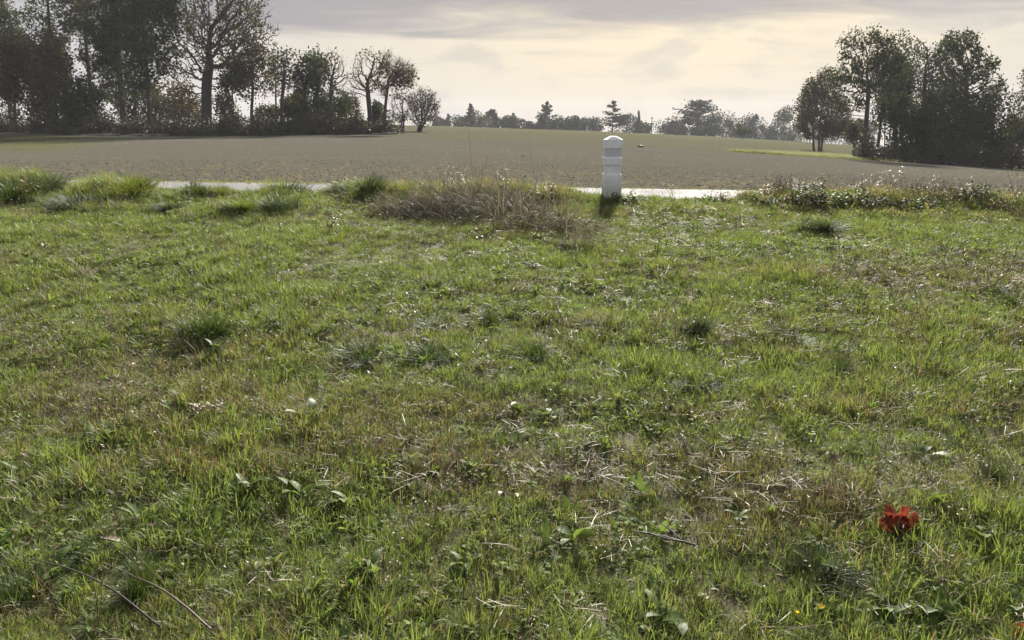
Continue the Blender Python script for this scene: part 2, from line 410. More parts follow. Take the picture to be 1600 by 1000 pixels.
def proto_grass(rng, n=46, rad=.06, h=(.018, .060), w=(.0016, .0034), lean=(.1, 1.1)):
    b = disc(rng, n, rad); az = np.arctan2(b[:, 1], b[:, 0]) + rng.normal(0, 1.0, n)
    return blades(rng, b, rng.uniform(*h, n), rng.uniform(*w, n), az, rng.uniform(*lean, n))
def proto_rosette(rng, n=7, L=(.04, .085), w=.3, rise=(.1, .9)):
    az = np.arange(n)*2*np.pi/n + rng.normal(0, .35, n); l = rng.uniform(*L, n)
    return strap_leaves(rng, disc(rng, n, .008)+np.array([0, 0, .004]), l, l*w*rng.uniform(.7, 1.3, n), az, rng.uniform(*rise, n), rng.uniform(.15, .6, n))
def proto_clover(rng, n=16):
    b = disc(rng, n, .055); b[:, 2] = rng.uniform(.012, .05, n); l = rng.uniform(.014, .026, n)
    return strap_leaves(rng, b, l, l*.8, rng.random(n)*6.28, rng.uniform(-.2, .6, n), rng.uniform(-.1, .4, n), .1)
def proto_stems(rng, n=6, h=(.07, .20), rad=.05):
    b = disc(rng, n, rad); t = b + np.stack([rng.normal(0, .03, n), rng.normal(0, .03, n), rng.uniform(*h, n)], 1)
    p = [sticks(rng, b, t, .0011)]
    m = n*3; k = rng.integers(0, n, m); f = rng.uniform(.5, 1, (m, 1)); p0 = b[k]*(1-f)+t[k]*f
    l = rng.uniform(.005, .014, m)
    p.append(strap_leaves(rng, p0, l, l*.5, rng.random(m)*6.28, rng.uniform(0, 1, m), np.zeros(m)))
    return merge(p)
def proto_straw(rng, n=26, rad=.08):
    b = disc(rng, n, rad); b[:, 2] = rng.uniform(.003, .03, n); L = rng.uniform(.03, .11, n); az = rng.random(n)*6.28
    return strap_leaves(rng, b, L, rng.uniform(.0010, .0030, n), az, rng.normal(.05, .12, n), rng.normal(.05, .1, n), .1)
def proto_deadleaf(rng, n=3):
    b = disc(rng, n, .06); b[:, 2] = rng.uniform(.008, .03, n); L = rng.uniform(.025, .055, n)
    return strap_leaves(rng, b, L, L*rng.uniform(.3, .55, n), rng.random(n)*6.28, rng.normal(.1, .3, n), rng.normal(.2, .3, n), .5)

def proto_objects(fn, mat, count, seed, **kw):
    r = []
    for i in range(count):
        g = np.random.default_rng(seed+i); V, F, R = fn(g, **kw)
        r.append(bpy.data.objects.new(mat.name+'_source', mesh(mat.name+'_source', V, F if isinstance(F, list) else [F], mat, True, {'rnd': R})))
    return r
def scatter(name, label, cat, protos, P, rot, scl, idx, dry, parent_mat=None):
    """one stuff object: geometry-node instances of the source tufts on numpy points"""
    n = len(P); me = bpy.data.meshes.new(name); me.vertices.add(n); me.vertices.foreach_set('co', np.asarray(P, np.float32).ravel())
    for k, a, ty in (('rot', rot, 'FLOAT_VECTOR'), ('scl', scl, 'FLOAT_VECTOR'), ('idx', idx, 'INT'), ('dry', dry, 'FLOAT')):
        q = me.attributes.new(k, ty, 'POINT')
        q.data.foreach_set('vector' if ty == 'FLOAT_VECTOR' else 'value', np.asarray(a, np.int32 if ty == 'INT' else np.float32).ravel())
    o = obj(name, me); tag(o, label, cat, None, 'stuff')
    ng = bpy.data.node_groups.new(name+'_scatter', 'GeometryNodeTree')
    ng.interface.new_socket('Geometry', in_out='INPUT', socket_type='NodeSocketGeometry'); ng.interface.new_socket('Geometry', in_out='OUTPUT', socket_type='NodeSocketGeometry')
    nn = ng.nodes; gi = nn.new('NodeGroupInput'); go = nn.new('NodeGroupOutput'); ip = nn.new('GeometryNodeInstanceOnPoints')
    j = nn.new('GeometryNodeGeometryToInstance')
    for p in reversed(protos):
        oi = nn.new('GeometryNodeObjectInfo'); oi.inputs['Object'].default_value = p; oi.inputs['As Instance'].default_value = False
        ng.links.new(oi.outputs['Geometry'], j.inputs[0])
    def attr(nm, ty):
        a = nn.new('GeometryNodeInputNamedAttribute'); a.data_type = ty; a.inputs['Name'].default_value = nm; return a.outputs['Attribute']
    e = nn.new('FunctionNodeEulerToRotation'); ng.links.new(attr('rot', 'FLOAT_VECTOR'), e.inputs[0])
    ng.links.new(gi.outputs[0], ip.inputs['Points']); ng.links.new(j.outputs[0], ip.inputs['Instance'])
    ip.inputs['Pick Instance'].default_value = True
    ng.links.new(attr('idx', 'INT'), ip.inputs['Instance Index']); ng.links.new(e.outputs[0], ip.inputs['Rotation']); ng.links.new(attr('scl', 'FLOAT_VECTOR'), ip.inputs['Scale'])
    ng.links.new(ip.outputs[0], go.inputs[0])
    md = o.modifiers.new('scatter', 'NODES'); md.node_group = ng
    return o
def sample_area(rng, dens, y0, y1, a=.76, m=1.1):
    ymax = y1; half = a*y1+m; n = int(dens*2*half*(y1-y0))
    X = rng.uniform(-half, half, n); Y = rng.uniform(y0, y1, n); k = np.abs(X) < a*Y+m
    return X[k], Y[k]
def rots(rng, n, tilt=.15): return np.stack([rng.normal(0, tilt, n), rng.normal(0, tilt, n), rng.random(n)*6.283], 1)
def s3(s, hz=None): return np.stack([s, s, s if hz is None else s*hz], 1)

def pix_blob(X, Y, L):
    """sum of soft spots given at picture positions on the ground: (x, y, half-width m, half-depth m, amount)"""
    r = np.zeros_like(X)
    for (x, y, a, b, k) in L:
        p = at(x, y); r += k*np.exp(-((X-p[0])/a)**2 - ((Y-p[1])/b)**2)
    return r
DRY = [(1380, 435, 1.1, .35, .9), (1560, 455, .8, .3, .55), (300, 620, .7, .28, .5), (150, 660, .6, .15, .55), (640, 700, .5, .12, .45), (880, 760, .7, .18, .5), (1180, 770, .4, .15, .5),
       (1320, 790, .4, .12, .5), (1060, 650, .5, .12, .5), (330, 740, .35, .10, .5), (1250, 650, .5, .12, .4), (1480, 640, .6, .15, .35), (700, 650, .5, .15, .4), (800, 640, .7, .15, .35), (1000, 355, .9, .35, .5), (1150, 345, 1.2, .4, .45),
       (850, 370, 1.0, .5, .7), (1480, 345, 1.2, .4, .35), (760, 960, .3, .1, .4), (330, 880, .25, .1, .4), (1150, 730, .5, .1, .4), (700, 320, 1.1, .8, .6), (80, 690, .4, .1, .4), (620, 860, .2, .08, .4), (1400, 760, .3, .07, .6),
       (170, 480, .8, .2, -.3), (600, 430, 1.5, .5, -.35), (420, 770, .45, .16, -.5), (90, 860, .5, .2, -.4), (1450, 690, .5, .15, -.35), (1380, 900, .6, .2, -.4), (1000, 560, 1.0, .25, -.35), (560, 880, .4, .15, -.35), (700, 400, 1.4, .4, -.5), (880, 600, .6, .15, -.2), (1100, 900, .4, .15, -.2)]
def dryness(X, Y):
    d = .28 + .46*(fbm(X*.9+22, Y*1.9+15, 33, 4)-.5)*2 + .25*(fbm(X*4, Y*5, 77, 3)-.5)*2
    return d - .16*sstep(Y, 5.0, 8) + .55*pix_blob(X, Y, DRY)
def bare(X, Y):
    return sstep(dryness(X, Y) + .5*(fbm(X*2.2, Y*3.2, 55, 4)-.5)*2, .88, 1.30)

# ---- meadow cover
rg = np.random.default_rng(11)
P_grass = proto_objects(proto_grass, M['grass'], 6, 100) + proto_objects(proto_grass, M['grass'], 3, 130, n=30, rad=.05, h=(.035, .095), w=(.0022, .0042), lean=(.15, .9))
P_long = proto_objects(proto_grass, M['grass'], 4, 150, n=60, rad=.07, h=(.10, .30), w=(.003, .0055), lean=(.2, 1.1))
P_weed = proto_objects(proto_rosette, M['weed'], 4, 200) + proto_objects(proto_rosette, M['weed'], 3, 220, n=9, L=(.04, .12), w=.16, rise=(.3, 1.1)) + proto_objects(proto_clover, M['weed'], 3, 240)
P_stem = proto_objects(proto_stems, M['stem'], 5, 260)
P_straw = proto_objects(proto_straw, M['straw'], 5, 280) + proto_objects(proto_deadleaf, M['straw'], 3, 290)

X, Y = sample_area(rg, 600, 1.3, 10.5)
b = bare(X, Y); keep = rg.random(len(X)) > b*.55
keep &= rg.random(len(X)) < np.where(Y < 4.5, 1.0, .74)
X, Y = X[keep], Y[keep]; n = len(X); d = dryness(X, Y)
hn = fbm(X*1.3, Y*1.6, 91, 4)
s = (.55 + .85*hn)*(1+.15*rg.normal(0, 1, n).clip(-2, 2))*(1-.25*bare(X, Y)); s *= 1-.12*sstep(Y, 4, 8)
idx = np.where(rg.random(n) < .68, rg.integers(0, 6, n), rg.integers(6, 9, n))
scatter('grass', 'short mixed green and straw coloured grass covering the meadow', 'grass', P_grass, np.stack([X, Y, ground(X, Y)-.004], 1), rots(rg, n), s3(s, .6+.8*hn), idx, (d + .14*rg.normal(0, 1, n))*.72)

X, Y = sample_area(rg, 210, 1.3, 10.5); wn = fbm(X*1.1+7, Y*1.9, 121, 4)
wb = pix_blob(X, Y, [(420, 770, .5, .18, .6), (1400, 960, .4, .2, .5), (1400, 500, 1.5, .6, .45), (1400, 390, 2.2, .8, .6), (160, 710, .3, .1, .4), (600, 740, .4, .1, .35), (900, 500, .7, .15, .3), (200, 420, 1.5, .4, .35), (960, 640, .5, .1, .3)])
keep = rg.random(len(X)) < sstep(wn+wb, .28, .70); X, Y = X[keep], Y[keep]; n = len(X)
scatter('low_weeds', 'small broad leaved weeds and clover spread through the meadow grass', 'weeds', P_weed, np.stack([X, Y, ground(X, Y)], 1), rots(rg, n, .2), s3(rg.uniform(.55, 1.25, n)*.85), rg.integers(0, 10, n), rg.uniform(-.1, .5, n))

X, Y = sample_area(rg, 115, 1.3, 10.3); d = dryness(X, Y)
keep = rg.random(len(X)) < .15+.85*sstep(d, .32, 1.1); X, Y = X[keep], Y[keep]; n = len(X)
scatter('straw_litter', 'pale dead straw and leaf bits lying among the meadow grass', 'straw', P_straw, np.stack([X, Y, ground(X, Y)+.004+.02*rg.random(n)], 1), rots(rg, n, .2), s3(rg.uniform(.7, 1.3, n)), np.where(rg.random(n) < .14, rg.integers(5, 8, n), rg.integers(0, 5, n)), rg.uniform(-.1, .8, n))

X, Y = sample_area(rg, 105, 1.3, 10.4); d = dryness(X, Y)
keep = rg.random(len(X)) < .22+.75*sstep(d, .25, .8); X, Y = X[keep], Y[keep]; n = len(X)
scatter('dry_stems', 'thin dead brown stems standing through the meadow grass', 'stems', P_stem, np.stack([X, Y, ground(X, Y)], 1), rots(rg, n, .25), s3(rg.uniform(.5, 1.2, n)), rg.integers(0, 5, n), rg.uniform(0, 1, n))

# rank growth along the road edge
X = rg.uniform(-9.5, 9.5, 13000); Y = rg.uniform(8.7, 10.75, 13000)
g = fbm(X*.9+3, Y*1.2, 61, 4) + .30*sstep(Y, 8.9, 9.9) - .12*sstep(Y, 10.45, 10.7)
keep = rg.random(len(X)) < sstep(g, .50, .85); X, Y, g = X[keep], Y[keep], g[keep]; n = len(X)
scatter('verge_grass', 'longer rough grass along the edge of the road', 'grass', P_long, np.stack([X, Y, ground(X, Y)-.01], 1), rots(rg, n, .2), s3(rg.uniform(.25, 1.0, n)*(.45+.6*g)*(.45+.95*fbm(X*2.6, Y*2.6, 301, 3))*(1-.25*sstep(X, 2.5, 3.5))*(1.08-.08*sstep(X, -2.5, -.5))*(1-.68*road_gap(X)*sstep(Y, 9.0, 9.5))*(1-.15*sstep(X, 2.5, 3.5))), rg.integers(0, 4, n), rg.uniform(.05, .50, n)+.28*sstep(X, -2.5, -.5)+.25*fbm(X*1.7, Y*2, 311, 3)*sstep(X, 2.5, 3.5))
X = rg.uniform(-9.5, 9.5, 2600); Y = rg.uniform(14.5, 15.4, 2600)
scatter('far_verge_grass', 'thin grass on the far edge of the road below the field', 'grass', P_grass, np.stack([X*1.5, Y, ground(X*1.5, Y)], 1), rots(rg, 2600), s3(rg.uniform(.5, 1.1, 2600)), rg.integers(0, 9, 2600), rg.uniform(.2, .6, 2600))

n = 2600; X = np.concatenate([rg.uniform(2.9, 9, n), rg.uniform(-2.0, 2.9, 500)]); Y = rg.uniform(8.9, 10.6, n+500); k = fbm(X*1.2, Y*1.4, 171, 3) > .40; X, Y = X[k], Y[k]; n = len(X)
scatter('verge_weeds', 'leafy weeds and herbs growing thickly on the verge right of the post', 'weeds', P_weed, np.stack([X, Y, ground(X, Y)+.05*rg.random(n)], 1), rots(rg, n, .35), s3(rg.uniform(.35, .85, n), 1.7), rg.integers(0, 10, n), rg.uniform(.1, .9, n))
n = 1500; X = rg.uniform(2.6, 9, n); Y = rg.uniform(8.9, 10.6, n); k = fbm(X*1.1, Y, 181, 3) > .47; X, Y = X[k], Y[k]; n = len(X)
scatter('verge_stems', 'dry brown seeding stems standing over the verge weeds', 'stems', P_stem, np.stack([X, Y, ground(X, Y)], 1), rots(rg, n, .2), s3(rg.uniform(.8, 1.6, n)), rg.integers(0, 5, n), rg.uniform(0, 1, n))

# clods and seedlings on the field
def clod(rng):
    import bmesh
    bm = bmesh.new(); bmesh.ops.create_icosphere(bm, subdivisions=1, radius=.05)
    V = np.array([v.co[:] for v in bm.verts]); F = np.array([[v.index for v in f.verts] for f in bm.faces]); bm.free()
    V = V*rng.uniform(.6, 1.3, (len(V), 1))*np.array([1.3, 1.1, .7]); return V, F, rng.random(len(V))
P_clod = proto_objects(clod, M['clod'], 5, 300)
Y = np.exp(rg.uniform(np.log(15.1), np.log(32), 8000)); X = rg.uniform(-.8, .8, 8000)*Y
scatter('soil_clods', 'loose lumps of soil over the tilled field', 'soil', P_clod, np.stack([X, Y, ground(X, Y)+.005], 1), rots(rg, 8000, .6), s3(rg.uniform(.15, .55, 8000)**1.5, .7), rg.integers(0, 5, 8000), np.zeros(8000))
Y = np.exp(rg.uniform(np.log(15.1), np.log(120), 24000)); X = rg.uniform(-.8, .8, 24000)*Y
k = rg.random(24000) < .06+.3*sstep(fbm(X*.05, Y*.12, 201, 3)+.3*field_green(X, Y), .45, .8); X, Y = X[k], Y[k]; n = len(X)
scatter('field_seedlings', 'sparse seedlings and stubble on the tilled field', 'seedlings', P_grass[:4], np.stack([X, Y, ground(X, Y)], 1), rots(rg, n), s3(rg.uniform(.4, 1.0, n)*(1+Y/110), .7), rg.integers(0, 4, n), rg.uniform(.58, 1.2, n))
p0, p1 = at(1165, 238), at(1350, 247)
n = 5200; f = rg.random(n); w = rg.normal(0, 1, n); c0 = p0[None, :2]*(1-f[:, None])+p1[None, :2]*f[:, None]
X = c0[:, 0]+rg.normal(0, .8, n); Y = c0[:, 1]+w*(.8+3.8*f)
scatter('headland_grass', 'bright yellow green grass strip crossing the field to the right wood', 'grass', P_long, np.stack([X, Y, ground(X, Y)], 1), rots(rg, n), s3(rg.uniform(.8, 1.6, n)), rg.integers(0, 4, n), rg.uniform(.15, .75, n))

# ------------------------------------------------------------------ trees
def quads(rng, P, size, flat=0.0):
    """one leaf-spray quad per point, random facing"""
    n = len(P); u = rng.normal(0, 1, (n, 3)); u[:, 2] *= 1-flat; u /= np.linalg.norm(u, axis=1, keepdims=True)
    r = rng.normal(0, 1, (n, 3)); r[:, 2] *= 1-flat; v = np.cross(u, r); v = np.cross(v, u) if flat else v; v /= np.linalg.norm(v, axis=1, keepdims=True)+1e-9
    s = (np.asarray(size)*rng.uniform(.6, 1.35, n))[:, None]
    a = P-u*s*.5; c = P+u*s*.5; b = P+v*s*.33; d = P-v*s*.33
    V = np.stack([a, b, c, d], 1).reshape(-1, 3); F = np.arange(4*n).reshape(n, 4)
    return V, F, np.repeat(rng.random(n), 4)
def tubes(A, B, ra, rb, k):
    n = len(A); d = B-A; d = d/(np.linalg.norm(d, axis=1, keepdims=True)+1e-9)
    ref = np.where(np.abs(d[:, 2:3]) > .8, np.array([[1., 0, 0]]), np.array([[0, 0, 1.]]))
    a = np.cross(d, ref); a /= np.linalg.norm(a, axis=1, keepdims=True); b = np.cross(d, a)
    V = np.zeros((n, 2*k, 3))
    for s in range(k):
        th = 2*np.pi*s/k; e = a*math.cos(th)+b*math.sin(th); V[:, s] = A+e*ra[:, None]; V[:, k+s] = B+e*rb[:, None]
    f = np.array([[s, (s+1) % k, k+(s+1) % k, k+s] for s in range(k)])
    return V.reshape(-1, 3), (np.arange(n)[:, None, None]*2*k+f[None]).reshape(-1, 4)
def in_ellipsoids(rng, E, n):
    """n points spread over a list of ellipsoids (c3, r3)"""
    vol = np.array([e[1][0]*e[1][1]*e[1][2] for e in E]); k = rng.choice(len(E), n, p=vol/vol.sum())
    g = rng.normal(0, 1, (n, 3)); g /= np.linalg.norm(g, axis=1, keepdims=True); g *= rng.random((n, 1))**(1/2.6)
    return np.array([E[i][0] for i in k]) + g*np.array([E[i][1] for i in k])
def n3(P, f, seed): return .5*(vnoise(P[:, 0]*f+P[:, 2]*f*.7, P[:, 1]*f-P[:, 2]*f*.6, seed)+vnoise(P[:, 2]*f+P[:, 1]*f*.5, P[:, 0]*f*.9+P[:, 1]*f*.4+31, seed+5))
def colonize(rng, att, trunk, D, maxn=1700, dk=None, wig=.16, up=.30):
    """branch skeleton growing towards the crown's attraction points"""
    nodes = [np.array(p, float) for p in trunk]; par = [-1]+list(range(len(trunk)-1)); dk = dk or 1.6*D
    N = np.array(nodes); dist = np.linalg.norm(att[:, None]-N[None], axis=2); ni = dist.argmin(1); nd = dist.min(1)
    alive = nd > dk
    for it in range(170):
        if not alive.any() or len(nodes) > maxn: break
        N = np.array(nodes); idx = np.nonzero(alive)[0]; d = att[idx]-N[ni[idx]]; d /= np.linalg.norm(d, axis=1, keepdims=True)+1e-9
        uq, inv = np.unique(ni[idx], return_inverse=True); S = np.zeros((len(uq), 3)); np.add.at(S, inv, d)
        S /= np.linalg.norm(S, axis=1, keepdims=True)+1e-9; S += rng.normal(0, wig, S.shape)+np.array([0, 0, up]); S /= np.linalg.norm(S, axis=1, keepdims=True)+1e-9
        new = N[uq]+S*D; b0 = len(nodes)
        for q in range(len(uq)): nodes.append(new[q]); par.append(int(uq[q]))
        dn = np.linalg.norm(att[:, None]-new[None], axis=2); m = dn.min(1); better = m < nd
        ni[better] = b0+dn.argmin(1)[better]; nd = np.minimum(nd, m); alive &= nd > dk
    return np.array(nodes), np.array(par)
def skeleton_tree(name, base, E, trunk_r, seed, leaf, leaf_mat, label, cat='tree', group=None, D=.55, natt=420, fork=.35, lean=0, leaf_size=.26, twigs=2, twig_len=(.5, 1.1), stems=1, ivy=0, tip=.014, thick_twig=.011, wiggle=.20, rise=.22, gaps=.44):
    """base (world), E crown ellipsoids in world space; fork: how far up the trunk runs into the crown"""
    rng = np.random.default_rng(seed); base = np.asarray(base, float); leaf = leaf*4.3; leaf_size *= 1.18
    El = [(np.asarray(c)-base, np.asarray(r)) for c, r in E]
    zlo = min(c[2]-r[2] for c, r in El); zhi = max(c[2]+r[2] for c, r in El); cc = np.average([c for c, r in El], axis=0, weights=[np.prod(r) for c, r in El])
    D = D*.72; natt = int(natt*3.2); att = in_ellipsoids(rng, El, int(natt*1.7)); att = cc+(att-cc)*(.72+.62*n3(att-cc, .33, seed)[:, None]); att = att[n3(att, .55, seed+3) > .40]
    ztop = max(zlo+fork*(zhi-zlo), .5); m = max(4, int(ztop/D)); Vw, Fw, Rw = [], [], []
    LV, LF, LR = [], [], []; off = loff = 0
    for s_ in range(stems):
        tr = []; ox, oy = (rng.normal(0, .35, 2) if stems > 1 else (0, 0)); wig = rng.normal(0, .10, 2)
        for i in range(m+1):
            t = i/m; tr.append([ox*(1+t)+(cc[0]*.45)*t**1.9+wig[0]*math.sin(t*5), oy*(1+t)+(cc[1]*.45)*t**1.9+wig[1]*math.cos(t*4), ztop*t])
        sub = att if stems == 1 else att[s_::stems]
        N, par = colonize(rng, sub, tr, D, 5200//stems, None, wiggle, rise)
        n = len(N); nch = np.zeros(n, int); np.add.at(nch, par[1:], 1); pw = np.where(nch == 0, 1.0, 0)
        for i in range(n-1, 0, -1): pw[par[i]] += pw[i]
        R0 = trunk_r/(stems**.45); r = tip+(R0-tip)*(pw/pw[0])**(1/1.85)
        r[:m+1] *= 1+.5*np.exp(-np.arange(m+1)*D/.7)
        ch = np.arange(1, n); A, B = N[par[ch]], N[ch]; ra = np.minimum(r[par[ch]], r[ch]*1.35); rb = r[ch]
        ra[:m] = r[par[ch]][:m]
        A = A - (B-A)*.06
        for mask, k in ((rb > .09, 8), ((rb <= .09) & (rb > .03), 5), (rb <= .03, 3)):
            if mask.any():
                v, f = tubes(A[mask], B[mask], ra[mask], rb[mask], k); Vw.append(v); Fw.append(f+off); off += len(v)
        tips = np.nonzero((nch == 0) | (r < tip*2.4))[0]; tips = tips[N[tips, 2] > zlo*.8]
        dirs = N[tips]-N[par[tips]]; dirs /= np.linalg.norm(dirs, axis=1, keepdims=True)+1e-9
        if twigs:
            k = np.repeat(np.arange(len(tips)), twigs); dd = dirs[k]+rng.normal(0, .55, (len(k), 3))+np.array([0, 0, .25]); dd /= np.linalg.norm(dd, axis=1, keepdims=True)
            P0 = N[tips][k]; P1 = P0+dd*rng.uniform(*twig_len, (len(k), 1)); v, f = tubes(P0, P1, np.full(len(k), thick_twig), np.full(len(k), thick_twig*.5), 3)
            Vw.append(v); Fw.append(f+off); off += len(v)
        if leaf:
            q = max(1, int(round(leaf))); k = np.repeat(np.arange(len(tips)), q)
            keepc = rng.random(len(tips)) < min(1, leaf/q); clump = n3(N[tips], .8, seed+9)+rng.normal(0, .05, len(tips)) > gaps; k = k[keepc[k] & clump[k]]
            P = N[tips][k]+rng.normal(0, .34, (len(k), 3))+dirs[k]*.2
            v, f, rr = quads(rng, P, leaf_size); LV.append(v); LF.append(f+loff); LR.append(rr); loff += len(v)
        if ivy:
            ii = rng.integers(0, ivy*3, 1)[0]; q = rng.integers(0, m+1, ivy); P = N[q]+rng.normal(0, .22, (ivy, 3))*np.array([1.2, 1.2, 1.5]); P[:, 2] = np.abs(P[:, 2])
            v, f, rr = quads(rng, P, .26); LV.append(v); LF.append(f+loff); LR.append(rr); loff += len(v)
    root = tag(empty(name, base), label, cat, group)
    obj('trunk', mesh('trunk', np.concatenate(Vw), Fw, M['bark'], True), root)
    if LV: obj('crown', mesh('crown', np.concatenate(LV), LF, M[leaf_mat], False, {'rnd': np.concatenate(LR)}), root)
    return root
def px_ell(x, y, rx, ry, Y, depth=None):
    c = at_y(x, y, Y); m = Y/(CP+(500-y)/FPX*SP)/FPX; return c, np.array([rx*m, depth if depth else rx*m*.9, ry*m*1.03])
def tree(name, x, Y, crown, r, seed, leaf, mat, label, dy=0, group=None, **kw):
    b = foot(x, Y, 205); b[2] -= .08
    E = [px_ell(cx, cy, rx, ry, Y) for cx, cy, rx, ry in crown]
    return skeleton_tree(name, b, E, r, seed, leaf, mat, label, 'tree', group, **kw)
GL, GR, GF = 'trees of the left wood', 'trees of the right wood', 'trees along the far skyline'

def lumps(rng, c, r, k, n, size, spread=.74):
    """bushy mass: leaves on k smaller lumps inside one ellipsoid"""
    c = np.asarray(c); r = np.asarray(r); L = in_ellipsoids(rng, [(c, r*spread)], k); P = []
    for q in L:
        rr = r*rng.uniform(.18, .50); g = rng.normal(0, 1, (n//k, 3)); g /= np.linalg.norm(g, axis=1, keepdims=True); g *= rng.random((n//k, 1))**.33
        P.append(q+g*rr)
    return quads(rng, np.concatenate(P), size)
def bushy_tree(name, x, Y, cx, cy, rx, ry, seed, mat, label, n=3000, size=.5, k=16, cat='tree', group=GF, trunk_r=.16, row=205):
    rng = np.random.default_rng(seed); b = foot(x, Y, row); fx, fy_ = (1.65, 1.4) if group == GF else (1.5, 1.2)
    c, r = px_ell(cx, cy, rx*fx, ry*fy_, Y); c = c-b; n = int(n*1.6)
    root = tag(empty(name, b), label, cat, group)
    top = np.array([c[0]*.8, c[1]*.8, max(c[2]+r[2]*.35, .4)])
    ln = in_ellipsoids(rng, [(c, r*.7)], 9); mid = top*np.array([.6, .6, .55])
    A = np.array([[0, 0, -.1], mid]+[mid if i % 2 else top*.8 for i in range(9)]); B = np.array([mid, top]+list(ln))
    v, f = tubes(A, B, np.array([trunk_r, trunk_r*.7]+[trunk_r*.4]*9), np.array([trunk_r*.7, trunk_r*.35]+[trunk_r*.12]*9), 6)
    obj('trunk', mesh('trunk', v, [f], M['bark'], True), root)
    v, f, q = lumps(rng, c, r, k, n, size)
    obj('crown', mesh('crown', v, [f], M[mat], False, {'rnd': q}), root)
    return root
def cedar(x, Y, top, rx, seed, label, flat=False, row=205, base_row=212):
    rng = np.random.default_rng(seed); b = foot(x, Y, row); m = Y/(CP+(500-top)/FPX*SP)/FPX
    H = float(at_y(x, top, Y)[2]-b[2]); Rw = rx*m; root = tag(empty('cedar_tree', b), label, 'tree', GF)
    A, B, ra, rb, P = [[0, 0, -.1]], [[0, 0, H*.97]], [H*.022], [H*.004], []
    tiers = 7 if not flat else 8
    for i in range(tiers):
        t = .34+.66*i/(tiers-1) if not flat else .45+.55*i/(tiers-1)
        for j in range(5 if not flat else 8):
            az = rng.random()*6.283; L = Rw*(1.05-.80*((t-.34)/.66)**1.3)*rng.uniform(.6, 1.15) if not flat else Rw*(1-.55*((t-.45)/.55)**2.2)*rng.uniform(.55, 1.1)
            z = H*t+rng.normal(0, H*.02); e = np.array([math.cos(az)*L, math.sin(az)*L*.8, z+L*.10]); A.append([0, 0, z-L*.12]); B.append(e); ra.append(H*.007); rb.append(H*.003)
            w = rng.uniform(.25, 1.05, 60); q = np.array([[0, 0, z-L*.12]])*(1-w[:, None])+e[None]*w[:, None]+rng.normal(0, 1, (60, 3))*np.array([L*.17, L*.17, H*.016]); P.append(q)
    v, f = tubes(np.array(A, float), np.array(B, float), np.array(ra), np.array(rb), 5); obj('trunk', mesh('trunk', v, [f], M['bark'], True), root)
    v, f, q = quads(rng, np.concatenate(P), .85 if not flat else 1.0, .55); obj('crown', mesh('crown', v, [f], M['far_leaf'], False, {'rnd': q}), root)
    return root

# ---- left wood
tree('oak_tree', 321, 96, [(335, 55, 78, 62), (300, 40, 45, 55), (385, 60, 52, 60), (345, 5, 70, 50), (415, 110, 28, 38), (270, 118, 32, 24), (395, 112, 30, 20)], .62, 21, 5.6, 'oak_leaf',
     'tall broad oak with thick trunk and wide thinning brown crown', D=.60, natt=1000, fork=.22, leaf_size=.25, twigs=2, group=GL, wiggle=.42, rise=.06, gaps=.40)
tree('tall_tree', 236, 92, [(236, 40, 42, 75), (240, -20, 45, 50), (228, 105, 30, 30)], .20, 22, 6.5, 'ash_leaf', 'slender straight dark trunk tree standing beside the broad oak', natt=520, fork=.75, gaps=.405, group=GL)
tree('tall_tree', 195, 98, [(185, 45, 48, 70), (195, -15, 55, 55), (175, 110, 32, 35), (205, 120, 28, 30)], .36, 23, 7.5, 'ash_leaf', 'thick ivy wrapped trunk tree with dense dark crown in left wood', natt=560, fork=.6, gaps=.405, ivy=900, group=GL)
tree('tall_tree', 147, 101, [(150, 60, 36, 60), (140, 0, 45, 50), (160, 120, 26, 36)], .24, 24, 6, 'oak_leaf', 'leaning tree with forked limbs and gaps of sky in left wood', natt=480, fork=.6, gaps=.405, ivy=300, group=GL)
tree('tall_tree', 92, 106, [(85, 20, 40, 45), (105, 5, 40, 50), (75, 60, 30, 35)], .28, 25, 5.5, 'ash_leaf', 'tall open crowned tree rising behind the russet bushy trees', natt=480, fork=.7, gaps=.405, group=GL)
tree('tall_tree', 22, 112, [(15, 60, 38, 45), (-15, 40, 45, 50), (35, 95, 30, 40)], .34, 26, 5.5, 'ash_leaf', 'dense dark green tree at the far end of left wood', natt=480, fork=.55, gaps=.405, ivy=300, group=GL)
tree('tall_tree', -70, 108, [(-70, 60, 60, 70), (-60, -10, 60, 60)], .34, 46, 5, 'ash_leaf', 'tall dark tree beyond the end of left wood', natt=420, fork=.55, group=GL)
tree('thin_tree', 362, 92, [(366, 118, 20, 24), (352, 128, 14, 16)], .10, 27, 3.0, 'oak_leaf', 'thin forked sapling tree just right of the broad oak trunk', natt=150, fork=.4, D=.42, stems=2, group=GL)
tree('thin_tree', 396, 94, [(398, 105, 28, 30), (385, 128, 22, 20)], .17, 28, 3.2, 'oak_leaf', 'low forking small tree under the broad oak limb', natt=240, fork=.25, D=.45, group=GL)
tree('thin_tree', 434, 93, [(432, 128, 16, 26)], .10, 29, 2.2, 'oak_leaf', 'very thin bare trunk beside a slightly thicker dark trunk', natt=120, fork=.7, D=.45, group=GL)
tree('thin_tree', 443, 91, [(446, 105, 22, 26), (456, 125, 16, 18)], .19, 30, 5, 'ash_leaf', 'dark straight trunk with compact leafy round crown', natt=260, fork=.5, D=.45, group=GL)
tree('thin_tree', 478, 93, [(482, 115, 19, 28), (470, 125, 12, 20)], .15, 31, 4, 'ash_leaf', 'leafy topped tree with bare lower trunk above the evergreen bushes', natt=230, fork=.5, D=.45, group=GL)
tree('thin_tree', 500, 96, [(498, 118, 14, 32)], .19, 32, 6, 'ash_leaf', 'ivy smothered narrow tree next to a forked bare one', natt=190, fork=.85, ivy=1100, D=.45, group=GL)
